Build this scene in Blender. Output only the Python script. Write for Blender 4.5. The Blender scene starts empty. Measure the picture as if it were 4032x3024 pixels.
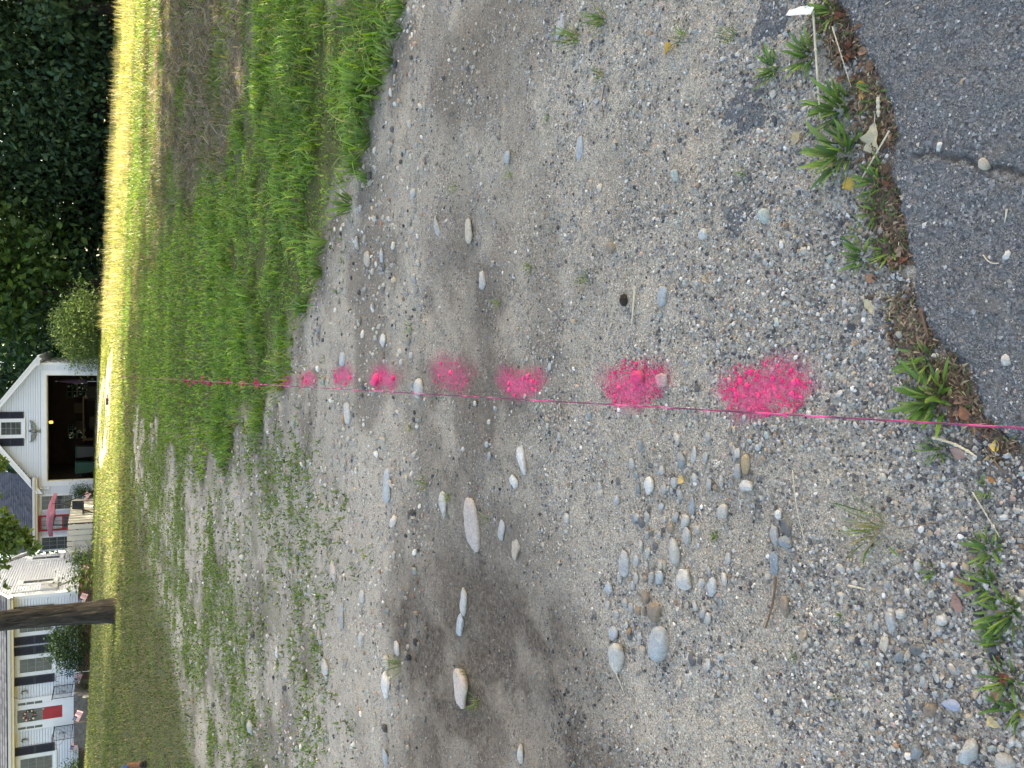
import bpy, math, random
import numpy as np
from mathutils import Matrix, Vector

# ------------------------------------------------------------------ camera, sky, sun, exposure
SC = bpy.context.scene
COL = SC.collection
F_PX, PITCH, CAM_H = 3350.0, math.radians(24.5), 1.55      # focal length in photo pixels, downward pitch, eye height

cam_d = bpy.data.cameras.new('camera')
cam_d.sensor_fit = 'HORIZONTAL'
cam_d.sensor_width = 36.0
cam_d.lens = 36.0 * F_PX / 4032.0
cam_d.clip_start = 0.05
cam_d.clip_end = 3000
cam = bpy.data.objects.new('camera', cam_d)
COL.objects.link(cam)
# the photograph was taken with the phone turned: picture-right is down, picture-up is the right-hand side
cp, sp = math.cos(PITCH), math.sin(PITCH)
c_x = Vector((0, -sp, -cp))
c_y = Vector((1, 0, 0))
c_z = Vector((0, -cp, sp))
cam.matrix_world = Matrix(((c_x.x, c_y.x, c_z.x, 0), (c_x.y, c_y.y, c_z.y, 0), (c_x.z, c_y.z, c_z.z, CAM_H), (0, 0, 0, 1)))
SC.camera = cam

SUN_AZ, SUN_EL = math.radians(8), math.radians(33)          # azimuth measured from +X (right) towards +Y (away)
world = bpy.data.worlds.new('World')
SC.world = world
world.use_nodes = True
wn = world.node_tree
sky = wn.nodes.new('ShaderNodeTexSky')
sky.sky_type = 'NISHITA'
sky.sun_disc = False
sky.sun_elevation = SUN_EL
sky.sun_rotation = math.pi / 2 - SUN_AZ
sky.air_density = 1.0
sky.dust_density = 2.5
sky.ozone_density = 0.6
wn.links.new(sky.outputs[0], wn.nodes['Background'].inputs[0])
wn.nodes['Background'].inputs[1].default_value = 0.12

sun_d = bpy.data.lights.new('sun', 'SUN')
sun_d.energy = 4.2
sun_d.angle = math.radians(0.6)
sun_d.color = (1.0, 0.96, 0.87)
sun = bpy.data.objects.new('sun', sun_d)
COL.objects.link(sun)
to_sun = Vector((math.cos(SUN_AZ) * math.cos(SUN_EL), math.sin(SUN_AZ) * math.cos(SUN_EL), math.sin(SUN_EL)))
sun.rotation_euler = to_sun.to_track_quat('Z', 'Y').to_euler()
sun.location = (30, 0, 40)

vs = SC.view_settings
vs.view_transform = 'Standard'
vs.look = 'None'
vs.exposure = 2.55
vs.use_white_balance = True            # white balanced for the open shade, as the phone did
vs.white_balance_temperature = 7750
vs.white_balance_tint = 8
vs.gamma = 1.0
vs.use_curve_mapping = False
SC.cycles.use_denoising = True
SC.cycles.max_bounces = 8
SC.cycles.transparent_max_bounces = 12

rnd = random.Random(7)
rng = np.random.default_rng(11)

# ------------------------------------------------------------------ helpers
def tag(o, label=None, cat=None, group=None, kind=None):
    if label: o['label'] = label
    if cat: o['category'] = cat
    if group: o['group'] = group
    if kind: o['kind'] = kind
    return o

def empty(name, loc=(0, 0, 0), rz=0.0, parent=None):
    o = bpy.data.objects.new(name, None)
    o.empty_display_size = 0.1
    o.location = loc
    o.rotation_euler = (0, 0, rz)
    COL.objects.link(o)
    if parent: o.parent = parent
    return o

def np_mesh(name, V, F, smooth=False, col=None):
    """V (n,3), F (m,k) arrays -> mesh data; col (n,3) becomes the point attribute 'col'"""
    V = np.asarray(V, np.float32).reshape(-1, 3)
    F = np.asarray(F, np.int32)
    me = bpy.data.meshes.new(name)
    me.vertices.add(len(V)); me.vertices.foreach_set('co', V.ravel())
    k = F.shape[1]
    me.loops.add(F.size); me.loops.foreach_set('vertex_index', F.ravel())
    me.polygons.add(len(F))
    me.polygons.foreach_set('loop_start', np.arange(len(F), dtype=np.int32) * k)
    me.polygons.foreach_set('loop_total', np.full(len(F), k, np.int32))
    if smooth: me.polygons.foreach_set('use_smooth', np.ones(len(F), bool))
    me.update(calc_edges=True)
    if col is not None:
        a = me.attributes.new('col', 'FLOAT_COLOR', 'POINT')
        c = np.ones((len(V), 4), np.float32); c[:, :3] = col
        a.data.foreach_set('color', c.ravel())
    return me

def attr(me, name, vals):
    a = me.attributes.new(name, 'FLOAT', 'POINT')
    a.data.foreach_set('value', np.asarray(vals, np.float32))

def link(name, me, mat, parent=None, loc=None, rot=None, scale=None):
    o = bpy.data.objects.new(name, me)
    if mat is not None and not me.materials: me.materials.append(mat)
    COL.objects.link(o)
    if parent: o.parent = parent
    if loc is not None: o.location = loc
    if rot is not None: o.rotation_euler = rot
    if scale is not None: o.scale = scale
    return o

class MB:
    """collects boxes, bars, tubes and polygons into one mesh"""
    def __init__(s, off=(0, 0, 0)):
        s.v, s.f, s.o = [], [], Vector(off)
    def add(s, vs, fs):
        b = len(s.v)
        s.v += [tuple(Vector(v) - s.o) for v in vs]
        s.f += [tuple(i + b for i in f) for f in fs]
        return s
    def box(s, x0, x1, y0, y1, z0, z1):
        return s.add([(x0, y0, z0), (x1, y0, z0), (x1, y1, z0), (x0, y1, z0), (x0, y0, z1), (x1, y0, z1), (x1, y1, z1), (x0, y1, z1)],
                     [(0, 3, 2, 1), (4, 5, 6, 7), (0, 1, 5, 4), (1, 2, 6, 5), (2, 3, 7, 6), (3, 0, 4, 7)])
    def hexa(s, q):                      # 8 corners: bottom four then top four, counter-clockwise
        return s.add(q, [(0, 3, 2, 1), (4, 5, 6, 7), (0, 1, 5, 4), (1, 2, 6, 5), (2, 3, 7, 6), (3, 0, 4, 7)])
    def tube(s, pts, rad, n=8, cap=True):
        pts = [Vector(p) for p in pts]
        if not hasattr(rad, '__len__'): rad = [rad] * len(pts)
        rings = []
        ref = None
        for i, p in enumerate(pts):
            t = (pts[min(i + 1, len(pts) - 1)] - pts[max(i - 1, 0)]).normalized()
            if ref is None:
                ref = t.orthogonal().normalized()
            ref = (ref - t * ref.dot(t)).normalized()
            b = t.cross(ref)
            rings.append([p + (ref * math.cos(6.28318 * k / n) + b * math.sin(6.28318 * k / n)) * rad[i] for k in range(n)])
        vs = [v for r in rings for v in r]
        fs = []
        for i in range(len(pts) - 1):
            for k in range(n):
                a, b2 = i * n + k, i * n + (k + 1) % n
                fs.append((a, b2, b2 + n, a + n))
        if cap:
            fs.append(tuple(range(n - 1, -1, -1)))
            fs.append(tuple(range((len(pts) - 1) * n, len(pts) * n)))
        return s.add(vs, fs)
    def lathe(s, c, prof, n=12):         # prof [(r,z)...] about a vertical axis at c
        vs, fs = [], []
        for r, z in prof:
            vs += [(c[0] + r * math.cos(6.28318 * k / n), c[1] + r * math.sin(6.28318 * k / n), c[2] + z) for k in range(n)]
        for i in range(len(prof) - 1):
            for k in range(n):
                a, b = i * n + k, i * n + (k + 1) % n
                fs.append((a, b, b + n, a + n))
        fs.append(tuple(range(n - 1, -1, -1))); fs.append(tuple(range((len(prof) - 1) * n, len(prof) * n)))
        return s.add(vs, fs)
    def mesh(s, name, smooth=False):
        me = bpy.data.meshes.new(name)
        me.from_pydata(s.v, [], s.f)
        if smooth:
            me.polygons.foreach_set('use_smooth', np.ones(len(me.polygons), bool))
        me.update()
        return me
    def build(s, name, mat, parent=None, smooth=False, loc=None, rot=None):
        return link(name, s.mesh(name, smooth), mat, parent, loc, rot)

def copy_tree(o, parent=None, **kw):
    c = o.copy()
    COL.objects.link(c)
    c.parent = parent
    for k, v in kw.items(): setattr(c, k, v)
    for ch in list(o.children):
        copy_tree(ch, c)
    return c

# value noise on a hashed lattice (world metres)
def _hash(ix, iy, seed):
    h = (ix.astype(np.int64) * 374761393 + iy.astype(np.int64) * 668265263 + seed * 974634777) & 0xFFFFFFFF
    h = ((h ^ (h >> 13)) * 1274126177) & 0xFFFFFFFF
    return ((h ^ (h >> 16)) & 0xFFFF) / 65535.0
def noise(x, y, scale, seed=0):
    x = np.asarray(x, float) * scale; y = np.asarray(y, float) * scale
    ix, iy = np.floor(x), np.floor(y)
    fx, fy = x - ix, y - iy
    fx = fx * fx * (3 - 2 * fx); fy = fy * fy * (3 - 2 * fy)
    a = _hash(ix, iy, seed); b = _hash(ix + 1, iy, seed); c = _hash(ix, iy + 1, seed); d = _hash(ix + 1, iy + 1, seed)
    return (a * (1 - fx) + b * fx) * (1 - fy) + (c * (1 - fx) + d * fx) * fy
def fbm(x, y, scale, oct=4, seed=0):
    s, a, t = 0, 1.0, 0
    for i in range(oct):
        s = s + a * noise(x, y, scale * 2 ** i, seed + i); t += a; a *= 0.5
    return s / t
def sstep(a, b, x):
    t = np.clip((np.asarray(x, float) - a) / (b - a), 0, 1)
    return t * t * (3 - 2 * t)

# ------------------------------------------------------------------ terrain
def ter0(x, y):
    """the lie of the land: a slope rising away from the road, higher to the left"""
    x = np.asarray(x, float); y = np.asarray(y, float)
    return 0.046 * np.clip(y, -4, 60) + sstep(5, 30, y) * np.clip(0.5 - 0.045 * x, -0.4, 1.3)

def gp(px, py):
    """where the sight line of a photo pixel meets the ground (used to read positions off the photograph)"""
    u, v = (1512 - py) / F_PX, (2016 - px) / F_PX
    d = (u, cp + v * sp, -sp + v * cp)
    def above(t): return CAM_H + d[2] * t - float(ter0(d[0] * t, d[1] * t))
    lo, t = 0.3, 0.6
    while t < 300 and above(t) > 0:
        lo, t = t, t * 1.05
    hi = t
    for _ in range(30):
        m = (lo + hi) / 2
        if above(m) > 0: lo = m
        else: hi = m
    return d[0] * lo, d[1] * lo
def gpd(dx, dy):
    return gp(dx * 1.8228, dy * 1.8228)

HOLLOWS = [(gpd(1080, 1480), 0.75, 0.06), (gpd(1000, 1280), 0.45, 0.025), (gpd(1010, 700), 0.5, 0.02)]
def ter(x, y):
    x = np.asarray(x, float); y = np.asarray(y, float)
    z = ter0(x, y)
    z = z + (fbm(x, y, 0.7, 3, 5) - 0.5) * 0.05 * sstep(1.5, 5, y)
    z = z + (fbm(x, y, 6.0, 3, 15) - 0.5) * 0.014
    for (hx, hy), r, dep in HOLLOWS:
        z = z - dep * np.exp(-(((x - hx) / r) ** 2 + ((y - hy) / (r * 0.8)) ** 2))
    return z

def poly_world(pts, disp=True):
    return np.array([gpd(*p) if disp else gp(*p) for p in pts])
def in_poly(P, x, y):
    x = np.asarray(x); y = np.asarray(y)
    r = np.zeros(x.shape, bool)
    n = len(P)
    for i in range(n):
        x0, y0 = P[i]; x1, y1 = P[(i + 1) % n]
        if y0 == y1: continue
        c = ((y0 > y) != (y1 > y)) & (x < (x1 - x0) * (y - y0) / (y1 - y0) + x0)
        r ^= c
    return r
def dist_poly(P, x, y, closed=False):
    d = np.full(np.asarray(x).shape, 1e9)
    n = len(P)
    for i in range(n if closed else n - 1):
        ax, ay = P[i]; bx, by = P[(i + 1) % n]
        ux, uy = bx - ax, by - ay
        t = np.clip(((x - ax) * ux + (y - ay) * uy) / (ux * ux + uy * uy + 1e-12), 0, 1)
        d = np.minimum(d, np.hypot(x - ax - t * ux, y - ay - t * uy))
    return d
def sdf(P, x, y):
    d = dist_poly(P, x, y, True)
    return np.where(in_poly(P, x, y), d, -d)

# edge of the asphalt, read off the photograph and carried on to either side
EDGE = [(1800, 0), (1850, 110), (1900, 190), (1935, 300), (1918, 380), (1945, 470), (1958, 560), (1985, 680), (2012, 740), (2078, 800), (2100, 880), (2140, 930), (2205, 985)]
edge_w = [gpd(*p) for p in EDGE]
ex0, ey0 = edge_w[0]; ex1, ey1 = edge_w[-1]
EDGE_W = [(ex0 + 40, ey0 + 16), (ex0 + 8, ey0 + 3.4), (ex0 + 1.5, ey0 + 0.62)] + edge_w + [(ex1 - 0.5, ey1 - 0.2), (ex1 - 8, ey1 - 3.2), (ex1 - 40, ey1 - 16)]
ASPHALT_P = np.array(EDGE_W + [(-30, -60), (70, -60)])
# lush weeds on the right, reaching across the string
LUSH_P = poly_world([(905, -60), (890, 10), (850, 90), (835, 160), (800, 260), (790, 350), (755, 430), (700, 545), (680, 620), (640, 720), (612, 830), (565, 920), (505, 962),
                     (430, 985), (360, 940), (320, 915), (300, 860), (310, 700), (330, 560), (395, 480), (470, 420), (500, 300), (530, 150), (528, 0), (525, -80)])
# gravelly area on the left
LEFTG_P = poly_world([(600, 860), (560, 930), (500, 975), (430, 995), (350, 945), (312, 925), (290, 900), (290, 1000), (300, 1100), (330, 1200), (370, 1330), (395, 1480), (420, 1600), (450, 1700), (1000, 1700), (800, 860)])
BROWN_P = poly_world([(345, -80), (340, 0), (330, 200), (345, 330), (395, 430), (470, 405), (512, 250), (532, 0), (525, -80)])
def in_drive(x, y):
    return (y > 31) & (np.abs(x + 2.4 + (y - 48) * .12) < 1.5 + .9 * fbm(x, y, .6, 2, 3)) & (fbm(x, y, 1.3, 3, 220) > .40)
def zones(x, y):
    far = np.clip(y / 6, .4, 3.0)
    wx = x + (fbm(x, y, 1.6, 4, 31) - 0.5) * 0.55 * far
    wy = y + (fbm(x, y, 1.6, 4, 47) - 0.5) * 0.9 * far
    lush = sdf(LUSH_P, wx, wy)
    leftg = sdf(LEFTG_P, wx, wy)
    lawn = np.where((y > 8) & (leftg < 0), 1.0, 0.0)        # grass of some kind beyond the gravel
    return lush, leftg, lawn

# ------------------------------------------------------------------ materials
def new_mat(name):
    m = bpy.data.materials.new(name)
    m.use_nodes = True
    nt = m.node_tree
    return m, nt, nt.nodes['Principled BSDF'], nt.nodes['Material Output']
def N(nt, typ, **kw):
    n = nt.nodes.new(typ)
    for k, v in kw.items():
        if k.startswith('_'): setattr(n, k[1:], v)
        else:
            key = int(k[1:]) if k[0] == 'i' and k[1:].isdigit() else k
            n.inputs[key].default_value = v
    return n
def L(nt, a, b): nt.links.new(a, b)
def ramp(nt, fac, stops):
    r = nt.nodes.new('ShaderNodeValToRGB')
    while len(r.color_ramp.elements) < len(stops): r.color_ramp.elements.new(0.5)
    for e, (p, c) in zip(r.color_ramp.elements, stops):
        e.position = p
        e.color = (c, c, c, 1) if not hasattr(c, '__len__') else (*c, 1)
    if fac is not None: L(nt, fac, r.inputs[0])
    return r
def mixc(nt, fac, a, b, mode='MIX'):
    m = nt.nodes.new('ShaderNodeMix'); m.data_type = 'RGBA'; m.blend_type = mode
    for sock, v in ((0, fac), (6, a), (7, b)):
        if hasattr(v, 'links') or isinstance(v, bpy.types.NodeSocket): L(nt, v, m.inputs[sock])
        elif sock == 0: m.inputs[0].default_value = v
        else: m.inputs[sock].default_value = (*v, 1)
    return m.outputs[2]
def coords(nt):
    return nt.nodes.new('ShaderNodeTexCoord').outputs['Object']

def plain(name, color, rough=0.6, var=0.12, scale=6.0, spec=0.3, metal=0.0, bump=0.0, bscale=60.0, obj_var=0.0):
    m, nt, b, out = new_mat(name)
    co = coords(nt)
    n = N(nt, 'ShaderNodeTexNoise', Scale=scale, Detail=5.0, Roughness=0.6)
    L(nt, co, n.inputs['Vector'])
    lo = [c * (1 - var) for c in color]; hi = [min(1, c * (1 + var)) for c in color]
    r = ramp(nt, n.outputs['Fac'], [(0.3, lo), (0.7, hi)])
    c = r.outputs[0]
    if obj_var:
        oi = nt.nodes.new('ShaderNodeObjectInfo')
        rr = ramp(nt, oi.outputs['Random'], [(0, 1 - obj_var), (1, 1 + obj_var)])
        c = mixc(nt, 1.0, c, rr.outputs[0], 'MULTIPLY')
    L(nt, c, b.inputs['Base Color'])
    b.inputs['Roughness'].default_value = rough
    b.inputs['Specular IOR Level'].default_value = spec
    b.inputs['Metallic'].default_value = metal
    if bump:
        n2 = N(nt, 'ShaderNodeTexNoise', Scale=bscale, Detail=6.0); L(nt, co, n2.inputs['Vector'])
        bp = N(nt, 'ShaderNodeBump', Strength=bump, Distance=0.02); L(nt, n2.outputs['Fac'], bp.inputs['Height']); L(nt, bp.outputs[0], b.inputs['Normal'])
    return m

def leaf_mat(name, rough=0.5, trans=0.35, spec=0.3, tint=(1.1, 1.15, 0.65)):
    """foliage coloured by the point attribute 'col'"""
    m, nt, b, out = new_mat(name)
    a = nt.nodes.new('ShaderNodeAttribute'); a.attribute_name = 'col'
    L(nt, a.outputs['Color'], b.inputs['Base Color'])
    b.inputs['Roughness'].default_value = rough
    b.inputs['Specular IOR Level'].default_value = spec
    t = nt.nodes.new('ShaderNodeBsdfTranslucent')
    tc = mixc(nt, 1.0, a.outputs['Color'], tint, 'MULTIPLY')
    L(nt, tc, t.inputs['Color'])
    mx = nt.nodes.new('ShaderNodeMixShader'); mx.inputs[0].default_value = trans
    L(nt, b.outputs[0], mx.inputs[1]); L(nt, t.outputs[0], mx.inputs[2]); L(nt, mx.outputs[0], out.inputs['Surface'])
    return m

def stone_mat(name, fine=90.0):
    """stone coloured by 'col' with mineral speckle and fine relief"""
    m, nt, b, out = new_mat(name)
    co = coords(nt)
    a = nt.nodes.new('ShaderNodeAttribute'); a.attribute_name = 'col'
    n1 = N(nt, 'ShaderNodeTexNoise', Scale=fine, Detail=6.0, Roughness=0.7); L(nt, co, n1.inputs['Vector'])
    n2 = N(nt, 'ShaderNodeTexNoise', Scale=fine * 5, Detail=3.0); L(nt, co, n2.inputs['Vector'])
    r1 = ramp(nt, n1.outputs['Fac'], [(0.28, 0.68), (0.5, 1.0), (0.74, 1.28)])
    r2 = ramp(nt, n2.outputs['Fac'], [(0.3, 0.8), (0.7, 1.18)])
    c = mixc(nt, 1.0, a.outputs['Color'], r1.outputs[0], 'MULTIPLY')
    c = mixc(nt, 1.0, c, r2.outputs[0], 'MULTIPLY')
    L(nt, c, b.inputs['Base Color'])
    b.inputs['Roughness'].default_value = 0.85
    b.inputs['Specular IOR Level'].default_value = 0.25
    bp = N(nt, 'ShaderNodeBump', Strength=0.5, Distance=0.004); L(nt, n1.outputs['Fac'], bp.inputs['Height']); L(nt, bp.outputs[0], b.inputs['Normal'])
    return m

def ground_mat():
    m, nt, b, out = new_mat('gravelly_earth')
    co = coords(nt)
    at = {}
    for k in ('soil', 'green', 'coarse'):
        a = nt.nodes.new('ShaderNodeAttribute'); a.attribute_name = k; at[k] = a.outputs['Fac']
    # sand grains
    v1 = N(nt, 'ShaderNodeTexVoronoi', Scale=380.0); L(nt, co, v1.inputs['Vector'])
    v2 = N(nt, 'ShaderNodeTexVoronoi', Scale=170.0, Randomness=1.0); L(nt, co, v2.inputs['Vector'])
    g1 = ramp(nt, v1.outputs['Color'], [(0.08, (0.15, 0.135, 0.115)), (0.3, (0.33, 0.295, 0.245)), (0.6, (0.46, 0.415, 0.35)), (0.92, (0.70, 0.65, 0.57))])
    g2 = ramp(nt, v2.outputs['Color'], [(0.12, (0.10, 0.095, 0.088)), (0.35, (0.28, 0.255, 0.215)), (0.7, (0.44, 0.40, 0.345)), (0.93, (0.70, 0.66, 0.60))])
    nz = N(nt, 'ShaderNodeTexNoise', Scale=9.0, Detail=6.0, Roughness=0.65); L(nt, co, nz.inputs['Vector'])
    sel = ramp(nt, nz.outputs['Fac'], [(0.42, 0.0), (0.62, 1.0)])
    base = mixc(nt, sel.outputs[0], g1.outputs[0], g2.outputs[0])
    nb = N(nt, 'ShaderNodeTexNoise', Scale=1.3, Detail=7.0, Roughness=0.6); L(nt, co, nb.inputs['Vector'])
    tint = ramp(nt, nb.outputs['Fac'], [(0.3, (0.78, 0.76, 0.72)), (0.7, (1.1, 1.08, 1.04))])
    base = mixc(nt, 1.0, base, tint.outputs[0], 'MULTIPLY')
    base = mixc(nt, 1.0, base, (1.09, 1.06, 1.03), 'MULTIPLY')
    # damp brown soil
    ns = N(nt, 'ShaderNodeTexNoise', Scale=45.0, Detail=7.0, Roughness=0.7); L(nt, co, ns.inputs['Vector'])
    soil = ramp(nt, ns.outputs['Fac'], [(0.3, (0.05, 0.04, 0.031)), (0.52, (0.135, 0.108, 0.083)), (0.72, (0.25, 0.21, 0.17))])
    base = mixc(nt, at['soil'], base, soil.outputs[0])
    # turf thatch
    th = ramp(nt, ns.outputs['Fac'], [(0.3, (0.035, 0.04, 0.015)), (0.55, (0.10, 0.105, 0.035)), (0.75, (0.22, 0.19, 0.09))])
    base = mixc(nt, at['green'], base, th.outputs[0])
    L(nt, base, b.inputs['Base Color'])
    b.inputs['Roughness'].default_value = 0.95
    b.inputs['Specular IOR Level'].default_value = 0.15
    h1 = N(nt, 'ShaderNodeMath', _operation='MULTIPLY'); h1.inputs[1].default_value = 0.6
    L(nt, v2.outputs['Distance'], h1.inputs[0])
    h2 = N(nt, 'ShaderNodeMath', _operation='ADD'); L(nt, h1.outputs[0], h2.inputs[0]); L(nt, ns.outputs['Fac'], h2.inputs[1])
    bp = N(nt, 'ShaderNodeBump', Strength=0.9, Distance=0.010); L(nt, h2.outputs[0], bp.inputs['Height'])
    L(nt, bp.outputs[0], b.inputs['Normal'])
    return m

def asphalt_mat():
    m, nt, b, out = new_mat('worn_asphalt')
    co = coords(nt)
    v1 = N(nt, 'ShaderNodeTexVoronoi', Scale=420.0); L(nt, co, v1.inputs['Vector'])
    v2 = N(nt, 'ShaderNodeTexVoronoi', Scale=210.0); L(nt, co, v2.inputs['Vector'])
    c1 = ramp(nt, v1.outputs['Color'], [(0.15, (0.08, 0.08, 0.08)), (0.5, (0.195, 0.194, 0.193)), (0.8, (0.30, 0.297, 0.292)), (0.97, (0.45, 0.43, 0.41))])
    c2 = ramp(nt, v2.outputs['Color'], [(0.1, (0.08, 0.08, 0.08)), (0.55, (0.20, 0.199, 0.198)), (0.85, (0.34, 0.336, 0.33)), (0.97, (0.5, 0.48, 0.45))])
    nz = N(nt, 'ShaderNodeTexNoise', Scale=14.0, Detail=6.0); L(nt, co, nz.inputs['Vector'])
    s = ramp(nt, nz.outputs['Fac'], [(0.4, 0.0), (0.6, 1.0)])
    base = mixc(nt, s.outputs[0], c1.outputs[0], c2.outputs[0])
    nb = N(nt, 'ShaderNodeTexNoise', Scale=5.0, Detail=7.0, Roughness=0.65); L(nt, co, nb.inputs['Vector'])
    d = ramp(nt, nb.outputs['Fac'], [(0.52, 0.0), (0.72, 0.55)])
    base = mixc(nt, d.outputs[0], base, (0.21, 0.19, 0.165))
    a = nt.nodes.new('ShaderNodeAttribute'); a.attribute_name = 'crack'
    base = mixc(nt, a.outputs['Fac'], base, (0.19, 0.165, 0.135))
    L(nt, base, b.inputs['Base Color'])
    b.inputs['Roughness'].default_value = 0.9
    b.inputs['Specular IOR Level'].default_value = 0.15
    h = N(nt, 'ShaderNodeMath', _operation='ADD'); L(nt, v1.outputs['Distance'], h.inputs[0]); L(nt, v2.outputs['Distance'], h.inputs[1])
    bp = N(nt, 'ShaderNodeBump', Strength=0.9, Distance=0.006); bp.invert = True
    L(nt, h.outputs[0], bp.inputs['Height']); L(nt, bp.outputs[0], b.inputs['Normal'])
    return m

def shingle_mat():
    m, nt, b, out = new_mat('roof_shingles')
    co = coords(nt)
    oi = nt.nodes.new('ShaderNodeObjectInfo')
    ad = N(nt, 'ShaderNodeVectorMath', _operation='ADD'); L(nt, co, ad.inputs[0]); L(nt, oi.outputs['Random'], ad.inputs[1])
    mp = N(nt, 'ShaderNodeMapping'); mp.inputs['Scale'].default_value = (5.0, 0.01, 0.01); L(nt, ad.outputs[0], mp.inputs[0])
    v = N(nt, 'ShaderNodeTexVoronoi', Scale=1.0); L(nt, mp.outputs[0], v.inputs['Vector'])
    r = ramp(nt, v.outputs['Color'], [(0.1, (0.030, 0.034, 0.044)), (0.9, (0.075, 0.082, 0.10))])
    n = N(nt, 'ShaderNodeTexNoise', Scale=60.0, Detail=4.0); L(nt, co, n.inputs['Vector'])
    r2 = ramp(nt, n.outputs['Fac'], [(0.3, 0.75), (0.7, 1.2)])
    L(nt, mixc(nt, 1.0, r.outputs[0], r2.outputs[0], 'MULTIPLY'), b.inputs['Base Color'])
    b.inputs['Roughness'].default_value = 0.9
    return m

def brick_mat():
    m, nt, b, out = new_mat('dark_brick')
    co = coords(nt)
    mp = N(nt, 'ShaderNodeMapping'); mp.inputs['Rotation'].default_value = (math.pi / 2, 0, 0); L(nt, co, mp.inputs[0])
    bt = N(nt, 'ShaderNodeTexBrick', Scale=1.0); L(nt, mp.outputs[0], bt.inputs['Vector'])
    bt.inputs['Color1'].default_value = (0.16, 0.062, 0.045, 1); bt.inputs['Color2'].default_value = (0.085, 0.05, 0.042, 1); bt.inputs['Mortar'].default_value = (0.14, 0.13, 0.12, 1)
    bt.inputs['Brick Width'].default_value = 0.21; bt.inputs['Row Height'].default_value = 0.075; bt.inputs['Mortar Size'].default_value = 0.008
    L(nt, bt.outputs['Color'], b.inputs['Base Color'])
    b.inputs['Roughness'].default_value = 0.9
    return m

def glass_mat(name, color=(0.02, 0.025, 0.03), rough=0.05):
    m, nt, b, out = new_mat(name)
    co = coords(nt)
    n = N(nt, 'ShaderNodeTexNoise', Scale=2.0, Detail=3.0); L(nt, co, n.inputs['Vector'])
    r = ramp(nt, n.outputs['Fac'], [(0.35, color), (0.7, [c * 2.2 for c in color])])
    L(nt, r.outputs[0], b.inputs['Base Color'])
    b.inputs['Roughness'].default_value = rough
    b.inputs['Specular IOR Level'].default_value = 0.35
    return m

def bark_mat():
    m, nt, b, out = new_mat('bark')
    co = coords(nt)
    mp = N(nt, 'ShaderNodeMapping'); mp.inputs['Scale'].default_value = (9, 9, 1.6); L(nt, co, mp.inputs[0])
    n = N(nt, 'ShaderNodeTexNoise', Scale=2.0, Detail=7.0, Roughness=0.65, Distortion=0.6); L(nt, mp.outputs[0], n.inputs['Vector'])
    r = ramp(nt, n.outputs['Fac'], [(0.38, (0.010, 0.009, 0.007)), (0.55, (0.038, 0.032, 0.026)), (0.72, (0.085, 0.073, 0.06))])
    L(nt, r.outputs[0], b.inputs['Base Color'])
    b.inputs['Roughness'].default_value = 0.95
    bp = N(nt, 'ShaderNodeBump', Strength=1.0, Distance=0.05); L(nt, n.outputs['Fac'], bp.inputs['Height']); L(nt, bp.outputs[0], b.inputs['Normal'])
    return m

M = {}
M['ground'] = ground_mat()
M['asphalt'] = asphalt_mat()
M['stone'] = stone_mat('field_stone', 70)
M['grain'] = stone_mat('gravel_grain', 260)
M['leaf'] = leaf_mat('foliage', 0.55, 0.35)
M['dark_leaf'] = leaf_mat('shaded_foliage', 0.6, 0.22)
M['grass'] = leaf_mat('grass_blades', 0.5, 0.38, 0.35)
M['bark'] = bark_mat()
M['white'] = plain('white_siding', (0.56, 0.60, 0.67), 0.5, 0.03, 3, 0.3)
M['trim'] = plain('white_trim', (0.60, 0.63, 0.68), 0.45, 0.03, 3, 0.3)
M['soffit'] = plain('cream_soffit', (0.62, 0.56, 0.42), 0.6, 0.05, 3)
M['shutter'] = plain('navy_shutter', (0.012, 0.014, 0.028), 0.45, 0.1, 5)
M['shingle'] = shingle_mat()
M['brick'] = brick_mat()
M['glass'] = glass_mat('window_glass', (0.035, 0.043, 0.045))
M['pale_glass'] = glass_mat('curtained_glass', (0.16, 0.18, 0.19), 0.15)
M['red'] = plain('red_door_paint', (0.30, 0.010, 0.022), 0.35, 0.06, 4)
M['iron'] = plain('black_iron', (0.015, 0.015, 0.017), 0.5, 0.1, 10)
M['grey_metal'] = plain('grey_metal', (0.42, 0.44, 0.46), 0.4, 0.06, 6, 0.5)
M['cream_board'] = plain('cream_board', (0.54, 0.52, 0.46), 0.6, 0.05, 5, obj_var=0.08)
M['pink_cloth'] = plain('pink_cloth', (0.27, 0.10, 0.135), 0.85, 0.08, 4)
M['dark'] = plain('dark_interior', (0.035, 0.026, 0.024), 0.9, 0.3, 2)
M['concrete'] = plain('concrete', (0.32, 0.31, 0.29), 0.9, 0.12, 3)
M['slate'] = plain('dark_stone', (0.10, 0.10, 0.10), 0.9, 0.35, 7, bump=0.5, bscale=12)
M['bronze'] = plain('weathered_bronze', (0.16, 0.17, 0.16), 0.45, 0.3, 20, 0.5, 0.5)
M['green_plastic'] = plain('green_plastic', (0.006, 0.04, 0.028), 0.45, 0.1, 6)
M['grey_plastic'] = plain('grey_plastic', (0.02, 0.022, 0.025), 0.45, 0.1, 6)
M['card'] = plain('cardboard', (0.06, 0.047, 0.038), 0.9, 0.1, 6)
M['wood'] = plain('raw_wood', (0.30, 0.19, 0.10), 0.8, 0.2, 12)

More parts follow.
